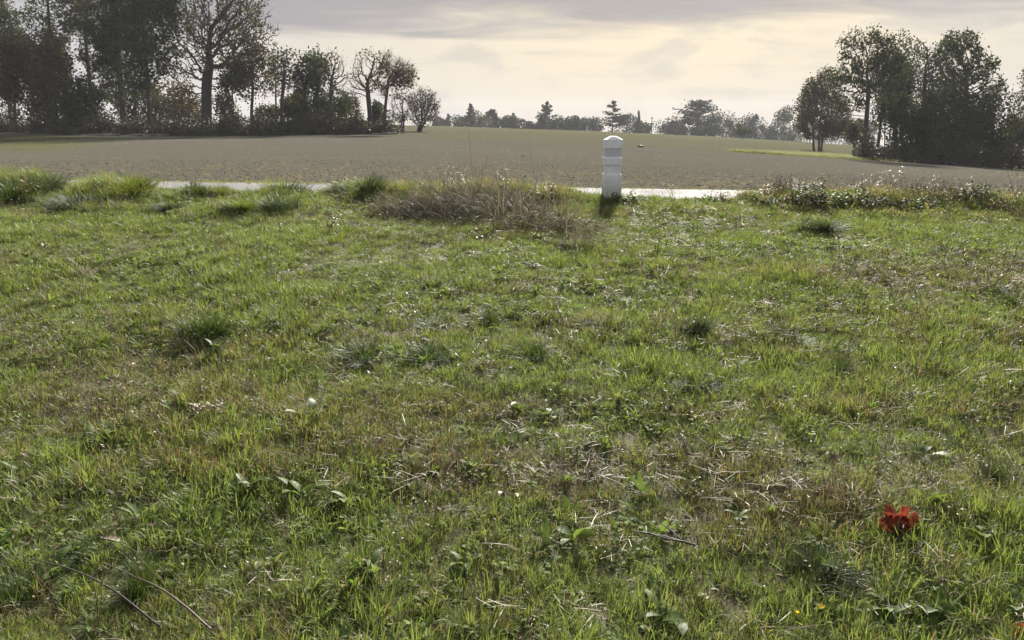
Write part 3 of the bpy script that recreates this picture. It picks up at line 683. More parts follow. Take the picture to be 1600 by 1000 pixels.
tree('bare_tree', 517, 91, [(522, 112, 22, 34), (535, 125, 14, 22)], .21, 33, .7, 'rust_foliage', 'nearly leafless tree with dark trunk forking to the right', natt=300, fork=.4, D=.42, twigs=4, group=GL)
tree('bare_tree', 578, 95, [(572, 115, 25, 34), (590, 105, 18, 24), (552, 135, 13, 20)], .27, 34, .5, 'rust_foliage', 'bare stout tree with upswept twisting limbs', natt=420, fork=.3, D=.42, twigs=5, group=GL)
tree('bare_tree', 604, 92, [(615, 110, 26, 28), (636, 118, 16, 20), (600, 120, 14, 26)], .15, 35, 1.2, 'rust_foliage', 'slender leaning tree with fine twiggy rounded crown', natt=380, fork=.3, D=.40, twigs=5, stems=2, group=GL)
tree('bare_tree', 627, 108, [(626, 170, 16, 24)], .15, 36, .6, 'rust_foliage', 'small bare tree half hidden at the tip of left wood', natt=200, fork=.3, D=.40, twigs=4, stems=2, group=GL)
tree('bare_tree', 652, 112, [(656, 170, 26, 25)], .21, 37, .5, 'rust_foliage', 'low spreading bare tree standing alone past the wood edge', natt=320, fork=.12, D=.42, twigs=5, stems=2, group=GL)
tree('bare_tree', 543, 104, [(540, 175, 22, 26)], .12, 38, 1.5, 'oak_leaf', 'small sparse tree between the evergreen bushes and stout bare tree', natt=220, fork=.3, D=.42, twigs=3, stems=2, group=GL)
for (x, Y, cx, cy, rx, ry, mat, lab, n, sz) in [
    (25, 98, 25, 112, 36, 68, 'rust_foliage', 'broad russet topped bushy tree at the end of left wood', 6500, .30),
    (84, 97, 82, 125, 34, 72, 'rust_foliage', 'bushy olive tree with orange tinged top in left wood', 6500, .30),
    (125, 96, 125, 165, 30, 45, 'ash_leaf', 'dark rounded evergreen bush tree low in left wood', 4200, .30),
    (-40, 100, -40, 120, 50, 70, 'ash_leaf', 'dark bushy tree outside the end of left wood', 4200, .34),
    (505, 95, 508, 172, 36, 36, 'ash_leaf', 'dense evergreen bush tree under the thin leafy trees', 4200, .28),
    (465, 97, 462, 172, 22, 26, 'oak_leaf', 'olive bush tree behind two thin dark trunks', 2600, .28),
    (420, 104, 418, 182, 24, 20, 'oak_leaf', 'low sloping bush behind the small forking tree', 2000, .28),
    (590, 100, 590, 178, 12, 22, 'ash_leaf', 'narrow dark bush behind the slender leaning tree', 1600, .26),
    (275, 118, 275, 165, 38, 40, 'rust_foliage', 'brownish thicket tree seen behind the broad oak', 3000, .36),
    (212, 112, 215, 165, 30, 40, 'ash_leaf', 'dark thicket tree behind the ivy wrapped trunk', 2400, .34),
    (352, 112, 352, 172, 15, 30, 'oak_leaf', 'pale olive bush tree behind the thin forked sapling', 1300, .32)]:
    bushy_tree('bush_tree', x, Y, cx, cy, rx, ry, 400+x, mat, lab, n, sz, 34, 'tree', GL, .2)

# ---- right wood
tree('tall_tree', 1353, 92, [(1358, 105, 44, 50), (1320, 125, 26, 34), (1350, 72, 30, 22), (1385, 120, 26, 50), (1328, 165, 26, 28)], .26, 51, 6, 'ash_leaf', 'tree with clear dark trunk and tall domed leafy crown', natt=620, fork=.45, group=GR)
tree('tall_tree', 1283, 128, [(1290, 150, 26, 36), (1265, 160, 18, 34), (1285, 192, 38, 22), (1308, 175, 22, 30)], .26, 52, 3.3, 'oak_leaf', 'rounded many stemmed tree at the field side of right wood', natt=420, fork=.2, stems=3, leaf_size=.28, group=GR, gaps=.47)
tree('tall_tree', 1440, 100, [(1438, 95, 24, 38), (1455, 110, 22, 40), (1420, 130, 20, 34)], .24, 53, 5.5, 'ash_leaf', 'narrow topped tree with sky gaps between two domed crowns', natt=460, fork=.5, group=GR)
tree('tall_tree', 1505, 96, [(1500, 95, 36, 42), (1530, 125, 34, 36), (1480, 130, 32, 40), (1555, 135, 18, 30)], .34, 54, 8, 'ash_leaf', 'largest dense crowned tree of right wood', natt=760, fork=.35, leaf_size=.3, group=GR)
tree('tall_tree', 1470, 104, [(1468, 112, 26, 42), (1478, 140, 26, 34)], .24, 58, 6, 'ash_leaf', 'shaded tree filling between the narrow topped and largest crowns', natt=380, fork=.5, group=GR)
tree('thin_tree', 1375, 98, [(1376, 165, 16, 34)], .17, 55, 6, 'ash_leaf', 'dark trunk tree just behind the clear trunk tree', natt=180, fork=.5, D=.5, group=GR)
tree('thin_tree', 1392, 101, [(1394, 160, 16, 34)], .12, 56, 6, 'ash_leaf', 'thin leaning trunks tree beside the shaded gap in right wood', natt=180, fork=.5, D=.5, stems=3, group=GR)
tree('tall_tree', 1600, 104, [(1598, 165, 22, 38), (1625, 150, 30, 40)], .22, 57, 4, 'rust_foliage', 'thin twiggy russet tree at the outer end of right wood', natt=360, fork=.4, group=GR)
for (x, Y, cx, cy, rx, ry, mat, lab, n, sz) in [
    (1432, 93, 1432, 190, 32, 62, 'ash_leaf', 'dense dark ivy clad bush tree right of the shaded gap', 6000, .30),
    (1490, 91, 1490, 198, 42, 62, 'ash_leaf', 'broad dark bush tree below the largest crown', 7000, .30),
    (1548, 93, 1545, 200, 36, 60, 'ash_leaf', 'dark olive bush tree with low skirts at wood edge', 6500, .30),
    (1398, 108, 1402, 130, 26, 60, 'ash_leaf', 'tall dark bush tree filling between domed crowns', 4200, .32),
    (1590, 97, 1590, 215, 26, 42, 'oak_leaf', 'low olive bush tree at the outer end of right wood', 3600, .30),
    (1660, 95, 1660, 195, 42, 62, 'ash_leaf', 'dark bush tree beyond the outer end of right wood', 3600, .34),
    (1335, 112, 1335, 205, 16, 20, 'oak_leaf', 'small olive bush left of the clear trunk', 1200, .30)]:
    bushy_tree('bush_tree', x, Y, cx, cy, rx, ry, 500+x, mat, lab, n, sz, 36, 'tree', GR, .22, 235)

# ---- undergrowth banks at the feet of both woods
def bank(name, label, pts, n, seed, size=.24):
    rng = np.random.default_rng(seed); P = []
    for (x, Y, hw, h, dep, row) in pts:
        c = foot(x, Y, row); m = Y/FPX; k = n//len(pts); g = rng.normal(0, 1, (k, 3)); g /= np.linalg.norm(g, axis=1, keepdims=True); g *= rng.random((k, 1))**.4
        q = c+g*np.array([hw*m, dep, h]); q[:, 2] = ground(q[:, 0], q[:, 1])+np.abs(q[:, 2]-c[2]); P.append(q)
    v, f, r = quads(rng, np.concatenate(P), size); o = obj(name, mesh(name, v, [f], M['under'], False, {'rnd': r})); return tag(o, label, 'undergrowth', None, 'stuff')
bank('undergrowth', 'dark bramble and scrub bank at the foot of left wood',
     [(x+7*math.sin(x*3.3), 90+10*max(0, (140-x)/140)+.02*abs(x-320)*.3+1.3*math.sin(x*1.7), 14+12*math.sin(x*2.1)**2, 1.1+2.4*abs(math.sin(x*.37)*math.sin(x*.11+1)), 2.4, 208) for x in range(-60, 622, 11)] + [(x, 100, 30, 2.2, 4, 205) for x in range(100, 600, 40)], 56000, 601)
bank('undergrowth', 'dark shaded scrub at the foot of right wood',
     [(x+5*math.sin(x*3.3), 90.5+1.2*math.sin(x*1.7), 12+9*math.sin(x*2.1)**2, 1.0+2.6*abs(math.sin(x*.37)*math.sin(x*.11+1)), 2.4, 250) for x in range(1345, 1720, 10)] + [(x, 99, 26, 2.0, 4, 245) for x in range(1360, 1700, 40)], 40000, 602)
for i, (x, Y, L, az) in enumerate([(150, 88.2, 3.2, .2), (175, 88.0, 2.2, -.3), (208, 87.8, 2.8, .1), (238, 88.4, 2.0, .5), (255, 88.2, 1.6, -.2), (598, 89.5, 2.4, .15), (612, 89.4, 1.8, -.4)]):
    rng = np.random.default_rng(700+i); b = foot(x, Y, 210); d = np.array([math.cos(az), math.sin(az), .06])
    A = np.array([-d*L/2+[0, 0, .12], [0, 0, .14]]); B = np.array([[0, 0, .14], d*L/2+[0, 0, .15]])
    v, f = tubes(A, B, np.array([.075, .07]), np.array([.07, .045]), 8)
    v2, f2 = tubes(np.array([[0, 0, .14], d*L*.25+[0, 0, .15]]), np.array([[.2, -.3, .5], d*L*.3+[-.1, -.2, .45]]), np.array([.04, .03]), np.array([.02, .012]), 5)
    o = obj('fallen_log', mesh('fallen_log', np.concatenate([v, v2]), [f, f2+len(v)], M['log'], True), None, b)
    tag(o, {150: 'longest pale fallen branch below the leaning forked tree', 175: 'short pale branch next to the longest fallen one', 208: 'pale fallen branch below the ivy wrapped trunk', 238: 'pale branch at the foot of the slender straight tree', 255: 'shortest pale branch left of the broad oak foot', 598: 'pale cut branch below the slender leaning tree', 612: 'pale cut branch at the very tip of left wood'}[x], 'log', 'fallen branches at the wood edge')

# ---- far skyline
FB = [(688, 345, 12, 186, 'low hazy bush beside the lone spreading bare tree', 'bushy_tree'), (735, 330, 23, 178, 'dark rounded clump tree under a thin conifer spire', 'bushy_tree'), (772, 350, 10, 178, 'small flat topped tree right of the conifer spire', 'bushy_tree'),
      (797, 340, 15, 184, 'low dark bush tree with spiky top on the crest', 'bushy_tree'), (822, 350, 12, 189, 'low pale bush between spiky bush and tall layered cedar', 'bushy_tree'), (840, 345, 11, 186, 'small bush hugging the tall layered cedar', 'bushy_tree'),
      (876, 335, 19, 183, 'dark dense bush right of the tall layered cedar', 'bushy_tree'), (895, 340, 10, 184, 'spiky topped bush on the crest behind the white post', 'bushy_tree'), (925, 345, 21, 184, 'smooth rounded tree just left of the white post top', 'bushy_tree'),
      (980, 340, 22, 183, 'dark bush tree beside the thin layered cedar', 'bushy_tree'), (1008, 350, 12, 190, 'low bush next to the utility pole', 'bushy_tree'), (1046, 350, 18, 188, 'hazy bush right of the utility pole', 'bushy_tree'),
      (1072, 345, 22, 190, 'dark skirt bush left below the broad flat cedar', 'bushy_tree'), (1112, 350, 26, 185, 'dark skirt bush right below the broad flat cedar', 'bushy_tree'), (1145, 360, 22, 178, 'hazy rounded tree right of the broad flat cedar', 'bushy_tree'),
      (1172, 355, 16, 180, 'hazy tree behind the lone dark crest bush', 'bushy_tree'), (1196, 365, 16, 192, 'pale hazy low tree right of the lone crest bush', 'bushy_tree'), (1220, 380, 14, 200, 'faint low hazy trees tuft near right wood', 'bushy_tree'), (1240, 330, 24, 174, 'tall hazy rounded tree behind the many stemmed tree', 'bushy_tree'), (1300, 360, 26, 185, 'hazy tree hidden behind the edge of right wood', 'bushy_tree'), (1345, 360, 22, 190, 'hazy tree seen below the domed crown', 'bushy_tree')]
for (x, Y, rx, top, lab, nm) in FB:
    br = float(np.interp(x, [600, 800, 950, 1100, 1250, 1350], [196, 199, 206, 215, 222, 226]))+6
    bushy_tree(nm, x, Y, x, (top+br)/2, rx, (br-top)/2, 800+x, 'far_leaf', lab, 2200, .75, 16, 'tree', GF, .2)
for (x, Y, top, rx, lab, fl) in [(736, 328, 164, 8, 'thin pale conifer spire above the dark rounded clump', False), (855, 340, 162, 17, 'tall layered cedar with stepped open branches', False), (957, 338, 160, 16, 'thin layered cedar standing just behind the white post', False),
                             (1090, 345, 161, 36, 'broad flat topped cedar, widest tree on the crest', True), (701, 348, 180, 4, 'tiny conifer spire near the lone spreading bare tree', False), (802, 342, 178, 5, 'tiny conifer spire above the low spiky bush', False), (997, 345, 177, 4, 'thin conifer tip beside the utility pole bushes', False), (768, 352, 173, 11, 'small flat armed cedar between spire and low bushes', True)]:
    cedar(x, Y, top, rx, 900+x, lab, fl)
bushy_tree('lone_bush', 1160, 235, 1158, 205, 12, 11, 950, 'ash_leaf', 'lone dark bush standing on the field crest', 1200, .36, 12, 'bush', None, .10, 215)
# utility pole on the crest
b = foot(1018, 255, 205); b[2] -= .2; H = float(at_y(1018, 183, 255)[2]-b[2]); pr = tag(empty('utility_pole', b), 'thin dark wooden utility pole standing on the crest', 'pole')
v, f = tubes(np.array([[0, 0, 0.]]), np.array([[0, 0, H]]), np.array([.16]), np.array([.11]), 10); obj('shaft', mesh('shaft', v, [f], M['pole'], True), pr)
v, f = tubes(np.array([[-.45, 0, H-.35]]), np.array([[.45, 0, H-.35]]), np.array([.06]), np.array([.06]), 6); obj('crossarm', mesh('crossarm', v, [f], M['pole']), pr)
for sx in (-.38, 0, .38):
    v, f = tubes(np.array([[sx, 0, H-.30 if sx else H-.02]]), np.array([[sx, 0, H-.08 if sx else H+.18]]), np.array([.05]), np.array([.04]), 6); obj('insulator', mesh('insulator', v, [f], M['stone']), pr)

# ------------------------------------------------------------------ white marker post
def post():
    Yp = 10.0; X = col_ratio(955, 310)*Yp; z0 = float(ground(X, Yp))
    root = tag(empty('marker_post', (X, Yp, z0), math.radians(4)), 'white painted square marker post with grooves and faceted top', 'post')
    zz = lambda row: float(at_y(955, row, Yp)[2]) - z0
    w = .1065; g = .094
    def prism(name, prof, mt='paint'):
        V, F = [], []; ring = lambda a, b_: [(a-b_, -a), (a, -a+b_), (a, a-b_), (a-b_, a), (-a+b_, a), (-a, a-b_), (-a, -a+b_), (-a+b_, -a)]
        for (z, a, bb) in prof:
            V += [(p, q, z) for p, q in ring(a, bb)]
        m = len(prof)
        for i in range(m-1):
            for s in range(8): F.append([i*8+s, i*8+(s+1) % 8, (i+1)*8+(s+1) % 8, (i+1)*8+s])
        me = bpy.data.meshes.new(name); me.from_pydata(V, [], F+[list(range(7, -1, -1)), [(m-1)*8+s for s in range(8)]]); me.materials.append(M[mt]); me.update()
        return obj(name, me, root)
    B = .009
    prism('shaft', [(-.15, w*1.02, B), (zz(273.5), w, B), (zz(271.7), w*.97, B), (zz(271), g, B)])
    prism('lower_neck', [(zz(271)-.002, g-.0015, B), (zz(258.5)+.002, g-.0015, B)])
    prism('band', [(zz(259), g, B), (zz(256.5), w, B), (zz(246.5), w, B), (zz(244.5), g, B)])
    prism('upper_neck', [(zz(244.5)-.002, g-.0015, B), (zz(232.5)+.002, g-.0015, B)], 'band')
    prism('head', [(zz(232.8), g, B), (zz(231), w, B), (zz(218.4), w, B), (zz(217.9), w*.975, B), (zz(213.2), w*.40, .01), (zz(212.8), w*.34, .01)])
post()

# ------------------------------------------------------------------ single plants and finds in the meadow
def tuft_mesh(name, seed, n, rad, h, w, lean, mat):
    rng = np.random.default_rng(seed); cl = disc(rng, 9, rad*1.0); b = cl[rng.integers(0, 9, n)]+rng.normal(0, rad*.26, (n, 3)); b[:, 2] = 0; az = np.arctan2(b[:, 1], b[:, 0])+rng.normal(0, .9, n); q = np.hypot(b[:, 0], b[:, 1])/rad
    v, f, r = blades(rng, b, rng.uniform(*h, n)*np.clip(1-.2*q, .5, 1)*(.75+.5*vnoise(b[:, 0]*22, b[:, 1]*22, seed)), rng.uniform(*w, n), az, rng.uniform(*lean, n)*(.55+.35*q), .4); return mesh(name, v, [f], mat, True, {'rnd': r})
TM = {}
for key, mat in (('t', 'tussock'), ('b', 'tussock_blue'), ('y', 'tussock_yellow')):
    TM[key] = [tuft_mesh('grass_tussock', 1000+i+ord(key), 820, .13, (.09, .34), (.0026, .0048), (.10, 1.0), M[mat]) for i in range(3)]
def tussock(x, y, sx, sz, key, label, group=None):
    p = at(x, y); rng = random.Random(x*7+y)
    o = obj('grass_tussock', TM[key][rng.randrange(3)], None, (p[0], p[1], float(ground(p[0], p[1]))-.012), (rng.gauss(0, .12), rng.gauss(0, .12), rng.random()*6.28), (sx/.16*rng.uniform(.8, 1.1), sx/.16*rng.uniform(.7, 1.0), sz/.20*rng.uniform(.8, 1.0))); tag(o, label, 'grass tussock', group)
TG = 'grass tussocks in the meadow'
for a in [(325, 528, .19, .17, 't', 'largest dark tussock with yellow tips, left of two bluish tussocks'), (1090, 520, .11, .12, 'b', 'grey green spiky tussock with thin dry stalk above'), (1313, 585, .08, .09, 't', 'small compact dark tussock standing in even green grass'),
          (565, 562, .15, .10, 'b', 'wide bluish tussock beside a paler one with yellow blade'), (665, 563, .13, .09, 'b', 'pale bluish tussock with one yellow blade'), (770, 506, .10, .10, 't', 'low dark tussock above the bluish pair'),
          (828, 556, .12, .08, 't', 'flat dark tussock right of the bluish pair'), (1232, 540, .20, .09, 't', 'broad loose tussock between the spiky and compact dark tussocks'), (1098, 605, .13, .06, 'b', 'flattened bluish tussock below the spiky grey green one'),
          (1495, 545, .11, .07, 'y', 'yellow green loose tussock near the bare soil patch'), (1550, 458, .11, .06, 't', 'dark flat tussock at the edge of bare soil patch'), (1585, 478, .11, .08, 't', 'dark spiky tussock beyond the bare soil patch'),
          (1285, 360, .28, .10, 'b', 'bluish green tussock in front of the leafy bramble'), (685, 508, .14, .05, 't', 'low dark leafy tussock left of the low dark one'), (870, 515, .14, .05, 't', 'low wide tussock right of the low dark one'), (955, 515, .13, .05, 't', 'low tussock between the wide one and the spiky one'),
          (278, 733, .10, .07, 'y', 'bright green drooping tussock with shaded pale roots'), (120, 868, .06, .06, 'b', 'small bluish tussock above the long dark stalk'), (25, 950, .14, .10, 't', 'dark pale bladed tussock left of the long dark stalk'), (230, 930, .08, .12, 't', 'upright green tussock between the two long stalks'),
          (1270, 905, .10, .10, 'b', 'bluish tussock behind the grey dock leaves'), (1560, 745, .12, .07, 't', 'green tussock right of the rust red leaf')]:
    tussock(*a, group=TG)
VG = 'rough tussocks along the road edge'
for a in [(25, 308, .50, .19, 't', 'large shaggy dark tussock at the road edge, farthest from the post'), (75, 302, .30, .18, 'b', 'dark bluish tussock beside the large shaggy one'), (120, 325, .34, .15, 'b', 'flattened dark tussock in front of the road edge tussocks'), (185, 303, .46, .15, 'y', 'yellow topped mound tussock at the road edge'),
          (272, 330, .20, .10, 'b', 'small dark tussock before the pale road gap'), (305, 303, .22, .13, 't', 'pale green tussock beside the wide pale road gap'), (345, 304, .20, .12, 'y', 'thin yellowish tussock at the road edge'), (438, 330, .28, .16, 'b', 'domed blue green tussock below the road edge'), (445, 303, .30, .16, 't', 'green road edge tussock behind the domed one'),
          (535, 305, .24, .16, 't', 'upright dark tussock, one of a pair left of the dead grass heap'), (572, 304, .28, .21, 'b', 'tall dark seeding tussock left of the dead grass heap'), (628, 304, .16, .16, 'y', 'small yellow tussock touching the dead grass heap'), (380, 328, .24, .12, 'y', 'light green mound before the road edge')]:
    tussock(*a, group=VG)

# dead grass heap
def heap(x, y, rx, ry, rz, n, seed, label, lean_az, L=(.25, .75), name='dead_grass_heap'):
    rng = np.random.default_rng(seed); p = at(x, y); b = disc(rng, n, 1.0)*np.array([rx, ry, 1]); q = 1-np.hypot(b[:, 0]/rx, b[:, 1]/ry)**2
    b[:, 2] = rng.random(n)*q*rz*.55; gz = ground(p[0]+b[:, 0], p[1]+b[:, 1])-p[2]; b[:, 2] += gz-.02
    az = lean_az+rng.normal(0, 1.35, n); l = rng.uniform(*L, n)*(.45+.6*q); up = np.clip(rng.normal(.55, .60, n), -.25, 2.2)*(.35+.8*q)
    d = np.stack([np.cos(az), np.sin(az)*.7, up], 1); d /= np.linalg.norm(d, axis=1, keepdims=True)
    h = n//3
    v1, f1, r1 = sticks(rng, b[:h], b[:h]+d[:h]*l[:h, None], .0022, .10)
    w = np.maximum(l[h:]*.95, .05); v2, f2, r2 = strap_leaves(rng, b[h:], w, rng.uniform(.004, .009, n-h), az[h:], up[h:], rng.uniform(.0, .5, n-h), .2)
    o = obj(name, mesh(name, np.concatenate([v1, v2]), [f1, f2+len(v1)], M['dead_heap'], True, {'rnd': np.concatenate([r1, r2])}), None, p); return tag(o, label, 'dead grass', 'heaps of dead grass')
heap(745, 338, 1.05, .55, .42, 3000, 1201, 'tall brown heap of dead grass left of the white post', 2.75, (.22, .52))
heap(838, 352, .75, .42, .24, 1200, 1202, 'trailing edge of matted dead grass below the tall heap', -.5, (.2, .45))
heap(640, 335, .55, .35, .16, 1000, 1203, 'low greyish dead grass left of the tall heap', 2.9, (.15, .35))
heap(905, 385, .30, .20, .12, 420, 1204, 'small pale tangle of dead grass nearest the green sward', -.3, (.12, .3))

# tall thin dead weeds standing above the verge
def weed_stalk(x, y, h, seed, label, n=5, lean=.25, heads=True):
    rng = np.random.default_rng(seed); p = at(x, y); b = disc(rng, n, .06); t = b+np.stack([rng.normal(0, lean*h, n), rng.normal(0, lean*h*.6, n), h*rng.uniform(.55, 1.0, n)], 1)
    root = tag(empty('weed_stalk', p), label, 'weed', 'tall dry weeds on the verge')
    m = n*5; k = rng.integers(0, n, m); fr = rng.uniform(.4, .95, (m, 1)); q = b[k]*(1-fr)+t[k]*fr; e = q+rng.normal(0, .07, (m, 3))*h*1.6+np.array([0, 0, .06*h])
    parts = [sticks(rng, b, t, .0032, .05), sticks(rng, q, e, .0016, .05)]; v, f, r = merge(parts); obj('stem', mesh('stem', v, f, M['stem'], True, {'rnd': r}), root)
    if heads:
        pts = np.concatenate([t, e]); pts = np.repeat(pts, 5, 0)+rng.normal(0, .014, (len(pts)*5, 3)); l = rng.uniform(.012, .026, len(pts))
        v, f, r = strap_leaves(rng, pts, l, l*.7, rng.random(len(pts))*6.28, rng.uniform(-.3, .9, len(pts)), np.zeros(len(pts))); obj('seed_heads', mesh('seed_heads', v, [f], M['straw'], True, {'rnd': r}), root)['kind'] = 'stuff'
for i, (x, y, h, lab, n) in enumerate([(1585, 318, .52, 'tallest brown seeding weed clump at the verge end', 9), (1350, 312, .34, 'pale seeding weed right of the leafy bramble', 7), (1395, 310, .34, 'thin seeding weed with white tufts over the verge', 6), (1460, 312, .26, 'low sprawling seeding weed between bramble mounds', 6),
        (1050, 312, .26, 'single leaning dark weed stalk right of the white post', 2), (705, 318, .44, 'tall wispy stalks rising out of the dead grass heap', 8), (790, 312, .38, 'thin leaning stalks over the right of the dead grass heap', 5), (515, 365, .22, 'stiff dark dock stalk standing in the sward', 3), (50, 318, .42, 'wispy white tufted stalks above the large shaggy tussock', 5),
        (1130, 318, .16, 'short seeding weed at the end of the pale road strip', 5), (860, 312, .26, 'small dark leafy weed left of the white post', 4), (1195, 322, .28, 'thin weed left of the leafy bramble', 5), (300, 300, .16, 'dark twiggy weed over the wide pale road gap', 5), (320, 660, .10, 'reddish branching dead weed in the dry meadow', 6)]):
    weed_stalk(x, y, h, 1300+i, lab, n)

# bramble and leafy bushes on the verge
def bramble(x, y, rx, rz, n, seed, label, mat='bramble'):
    rng = np.random.default_rng(seed); p = at(x, y); root = tag(empty('bramble_bush', p), label, 'bush', 'leafy bushes on the verge')
    g = rng.normal(0, 1, (n, 3)); g[:, 2] = np.abs(g[:, 2]); g /= np.linalg.norm(g, axis=1, keepdims=True); g *= (.35+.65*rng.random((n, 1))**.5)*(1+.25*np.sin(g[:, :1]*9+seed))
    P = g*np.array([rx, rx*.7, rz]); l = rng.uniform(.022, .055, n); az = np.arctan2(P[:, 1], P[:, 0])+rng.normal(0, .9, n)
    v, f, r = strap_leaves(rng, P, l, l*.62, az, rng.uniform(-.4, .7, n), rng.uniform(.1, .6, n), .3); obj('foliage', mesh('foliage', v, [f], M[mat], True, {'rnd': r}), root)
    k = 26; e = P[rng.integers(0, n, k)]; v, f, r = sticks(rng, disc(rng, k, rx*.25), e, .003, .12); obj('stem', mesh('stem', v, [f], M['stem'], True, {'rnd': r}), root)
for i, a in enumerate([(1262, 322, .34, .30, 900, 'largest leafy green bramble on the verge'), (980, 318, .25, .14, 360, 'dark spiky leafed bush against the foot of the white post'), (1338, 318, .36, .17, 420, 'grey green leafy bush right of the largest bramble'), (1522, 312, .28, .19, 480, 'bright green leafy mound near the tallest seeding weed'), (1110, 318, .22, .11, 240, 'small leafy bush at the road strip'),
          (1425, 322, .40, .11, 320, 'low sprawling leafy bush between the seeding weeds'), (845, 318, .24, .18, 280, 'olive leafy bush between dead grass heap and white post'), (1200, 322, .24, .10, 220, 'low leafy bush left of the largest bramble')]):
    bramble(*a[:5], 1400+i, a[5])

# broad leaved plants: every big leaf its own part
def leaf_mesh(seed, L, w, rise, arch, mat): 
    rng = np.random.default_rng(seed); v, f, r = strap_leaves(rng, np.zeros((1, 3)), np.array([L]), np.array([w]), np.array([0.]), np.array([rise]), np.array([arch]), .22)
    me = mesh('leaf', v, [f], M[mat], True, {'rnd': r}); return me
LEAVES = [leaf_mesh(1500+i, L, w, ri, ar, 'dock') for i, (L, w, ri, ar) in enumerate([(.11, .036, .75, .55), (.13, .045, .85, .5), (.09, .040, .55, .4), (.12, .030, .9, .45), (.10, .046, .65, .35)])]
def dock(x, y, k, s, seed, label, group='broad leaved plants in the meadow'):
    rng = random.Random(seed); p = at(x, y); root = tag(empty('dock_plant', (p[0], p[1], float(ground(p[0], p[1]))), rng.random()*6), label, 'plant', group)
    for i in range(k):
        obj('leaf', LEAVES[rng.randrange(5)], root, (rng.gauss(0, .012), rng.gauss(0, .012), .022), (rng.gauss(0, .3), rng.gauss(0, .2), i*6.283/k+rng.gauss(0, .3)), s*rng.uniform(.7, 1.15))
for i, (x, y, k, s, lab) in enumerate([(1275, 895, 6, 1.0, 'grey green dock with upright broad leaf left of rust red leaf'), (1385, 965, 7, 1.0, 'yellowing broad leaved dock near the two yellow flowers'), (1455, 960, 6, 1.0, 'bright upright leaved dock beside the yellowing dock'), (1155, 825, 5, .8, 'small pale leaved dock right of the dead grass tangle'), (735, 735, 5, .75, 'plant with one large arching yellow green leaf'),
        (722, 890, 4, .8, 'low rounded yellow green leaf plant'), (340, 552, 6, 1.1, 'broad leaved plant just below the largest dark tussock'), (180, 685, 6, 1.1, 'drooping leafed plant in the dry left meadow'), (1040, 975, 5, 1.0, 'dark dock with one white shining leaf'), (575, 905, 5, .9, 'dark broad leaved plant in tall grass'), (470, 780, 8, 1.1, 'bright pointed leaved plant, largest of the bright patch'), (390, 775, 7, 1.0, 'bright pointed leaved plant in the bright patch'),
        (540, 790, 7, .9, 'bright plant at the end of the bright patch'), (480, 660, 6, 1.1, 'broad dark leaved plant above the bright patch'), (130, 700, 6, 1.0, 'pale leafed plant left of the drooping one'), (20, 745, 5, 1.0, 'plant with white shining leaves at the meadow side'), (1530, 850, 6, .9, 'leafy plant right of the rust red leaf'), (895, 850, 5, .9, 'upright narrow leaved plant left of dark twig'), (80, 905, 4, .9, 'leafy plant below the small bluish tussock'), (1590, 960, 5, .9, 'plant covering the dull red leaf'), (1440, 720, 5, .9, 'pale upright leaved plant above the rust red leaf'), (860, 660, 6, 1.0, 'yellow green plant in the middle meadow')]):
    dock(x, y, k, s, 1600+i, lab)

# lobed dead leaves
def lobed_leaf(name, x, y, size, seed, mat, label, yaw):
    """dried lobed leaf standing on edge: lobes fan out from the stalk, each folded and curled"""
    rng = np.random.default_rng(seed); p = at(x, y); V, F, off = [], [], 0
    for k, a in enumerate(np.linspace(-1.15, 1.15, 7)+rng.normal(0, .06, 7)):
        L = size*(1.0-.22*abs(a))*rng.uniform(.88, 1.05); m = 9; wd = size*.52; cur = rng.normal(.25, .22); ph = rng.random()*6
        for i in range(m):
            t = i/(m-1); r = L*t; w = wd*math.sin(math.pi*min(.96, .10+.86*t))**.7*(1+.28*math.sin(t*15+ph))
            ang = a+.25*cur*t; c = np.array([math.sin(ang)*r, size*(.35*cur*t*t+.10*math.sin(5*t+ph)), math.cos(ang)*r])
            sd = np.array([math.cos(ang), 0, -math.sin(ang)])
            for q in (-1, -.5, 0, .5, 1): V.append(c+sd*w*.5*q+np.array([0, -size*.16*abs(q)**1.5*(1 if k % 2 else -1)+size*.05*math.sin(9*t+q*3), 0]))
        for i in range(m-1):
            for q in range(4): F.append([off+i*5+q, off+i*5+q+1, off+i*5+q+6, off+i*5+q+5])
        off += 5*m
    root = tag(empty(name, (p[0], p[1], float(ground(p[0], p[1]))+.012)), label, 'leaf'); root.rotation_euler = (math.radians(-14), math.radians(8), yaw)
    obj('blade', mesh('blade', np.array(V), [np.array(F)], M[mat], True), root)
    v, f, r = sticks(rng, np.array([[0, 0, .004]]), np.array([[-size*.6, -size*.2, .015]]), .0016, .08); obj('stalk', mesh('stalk', v, [f], M['twig'], True), root)
lobed_leaf('fallen_leaf', 1406, 838, .115, 1701, 'rust_leaf', 'curled rust red lobed leaf standing up in the grass', .35)
lobed_leaf('fallen_leaf', 1594, 1004, .05, 1702, 'red_leaf', 'small dull red leaf under a green plant', .8)

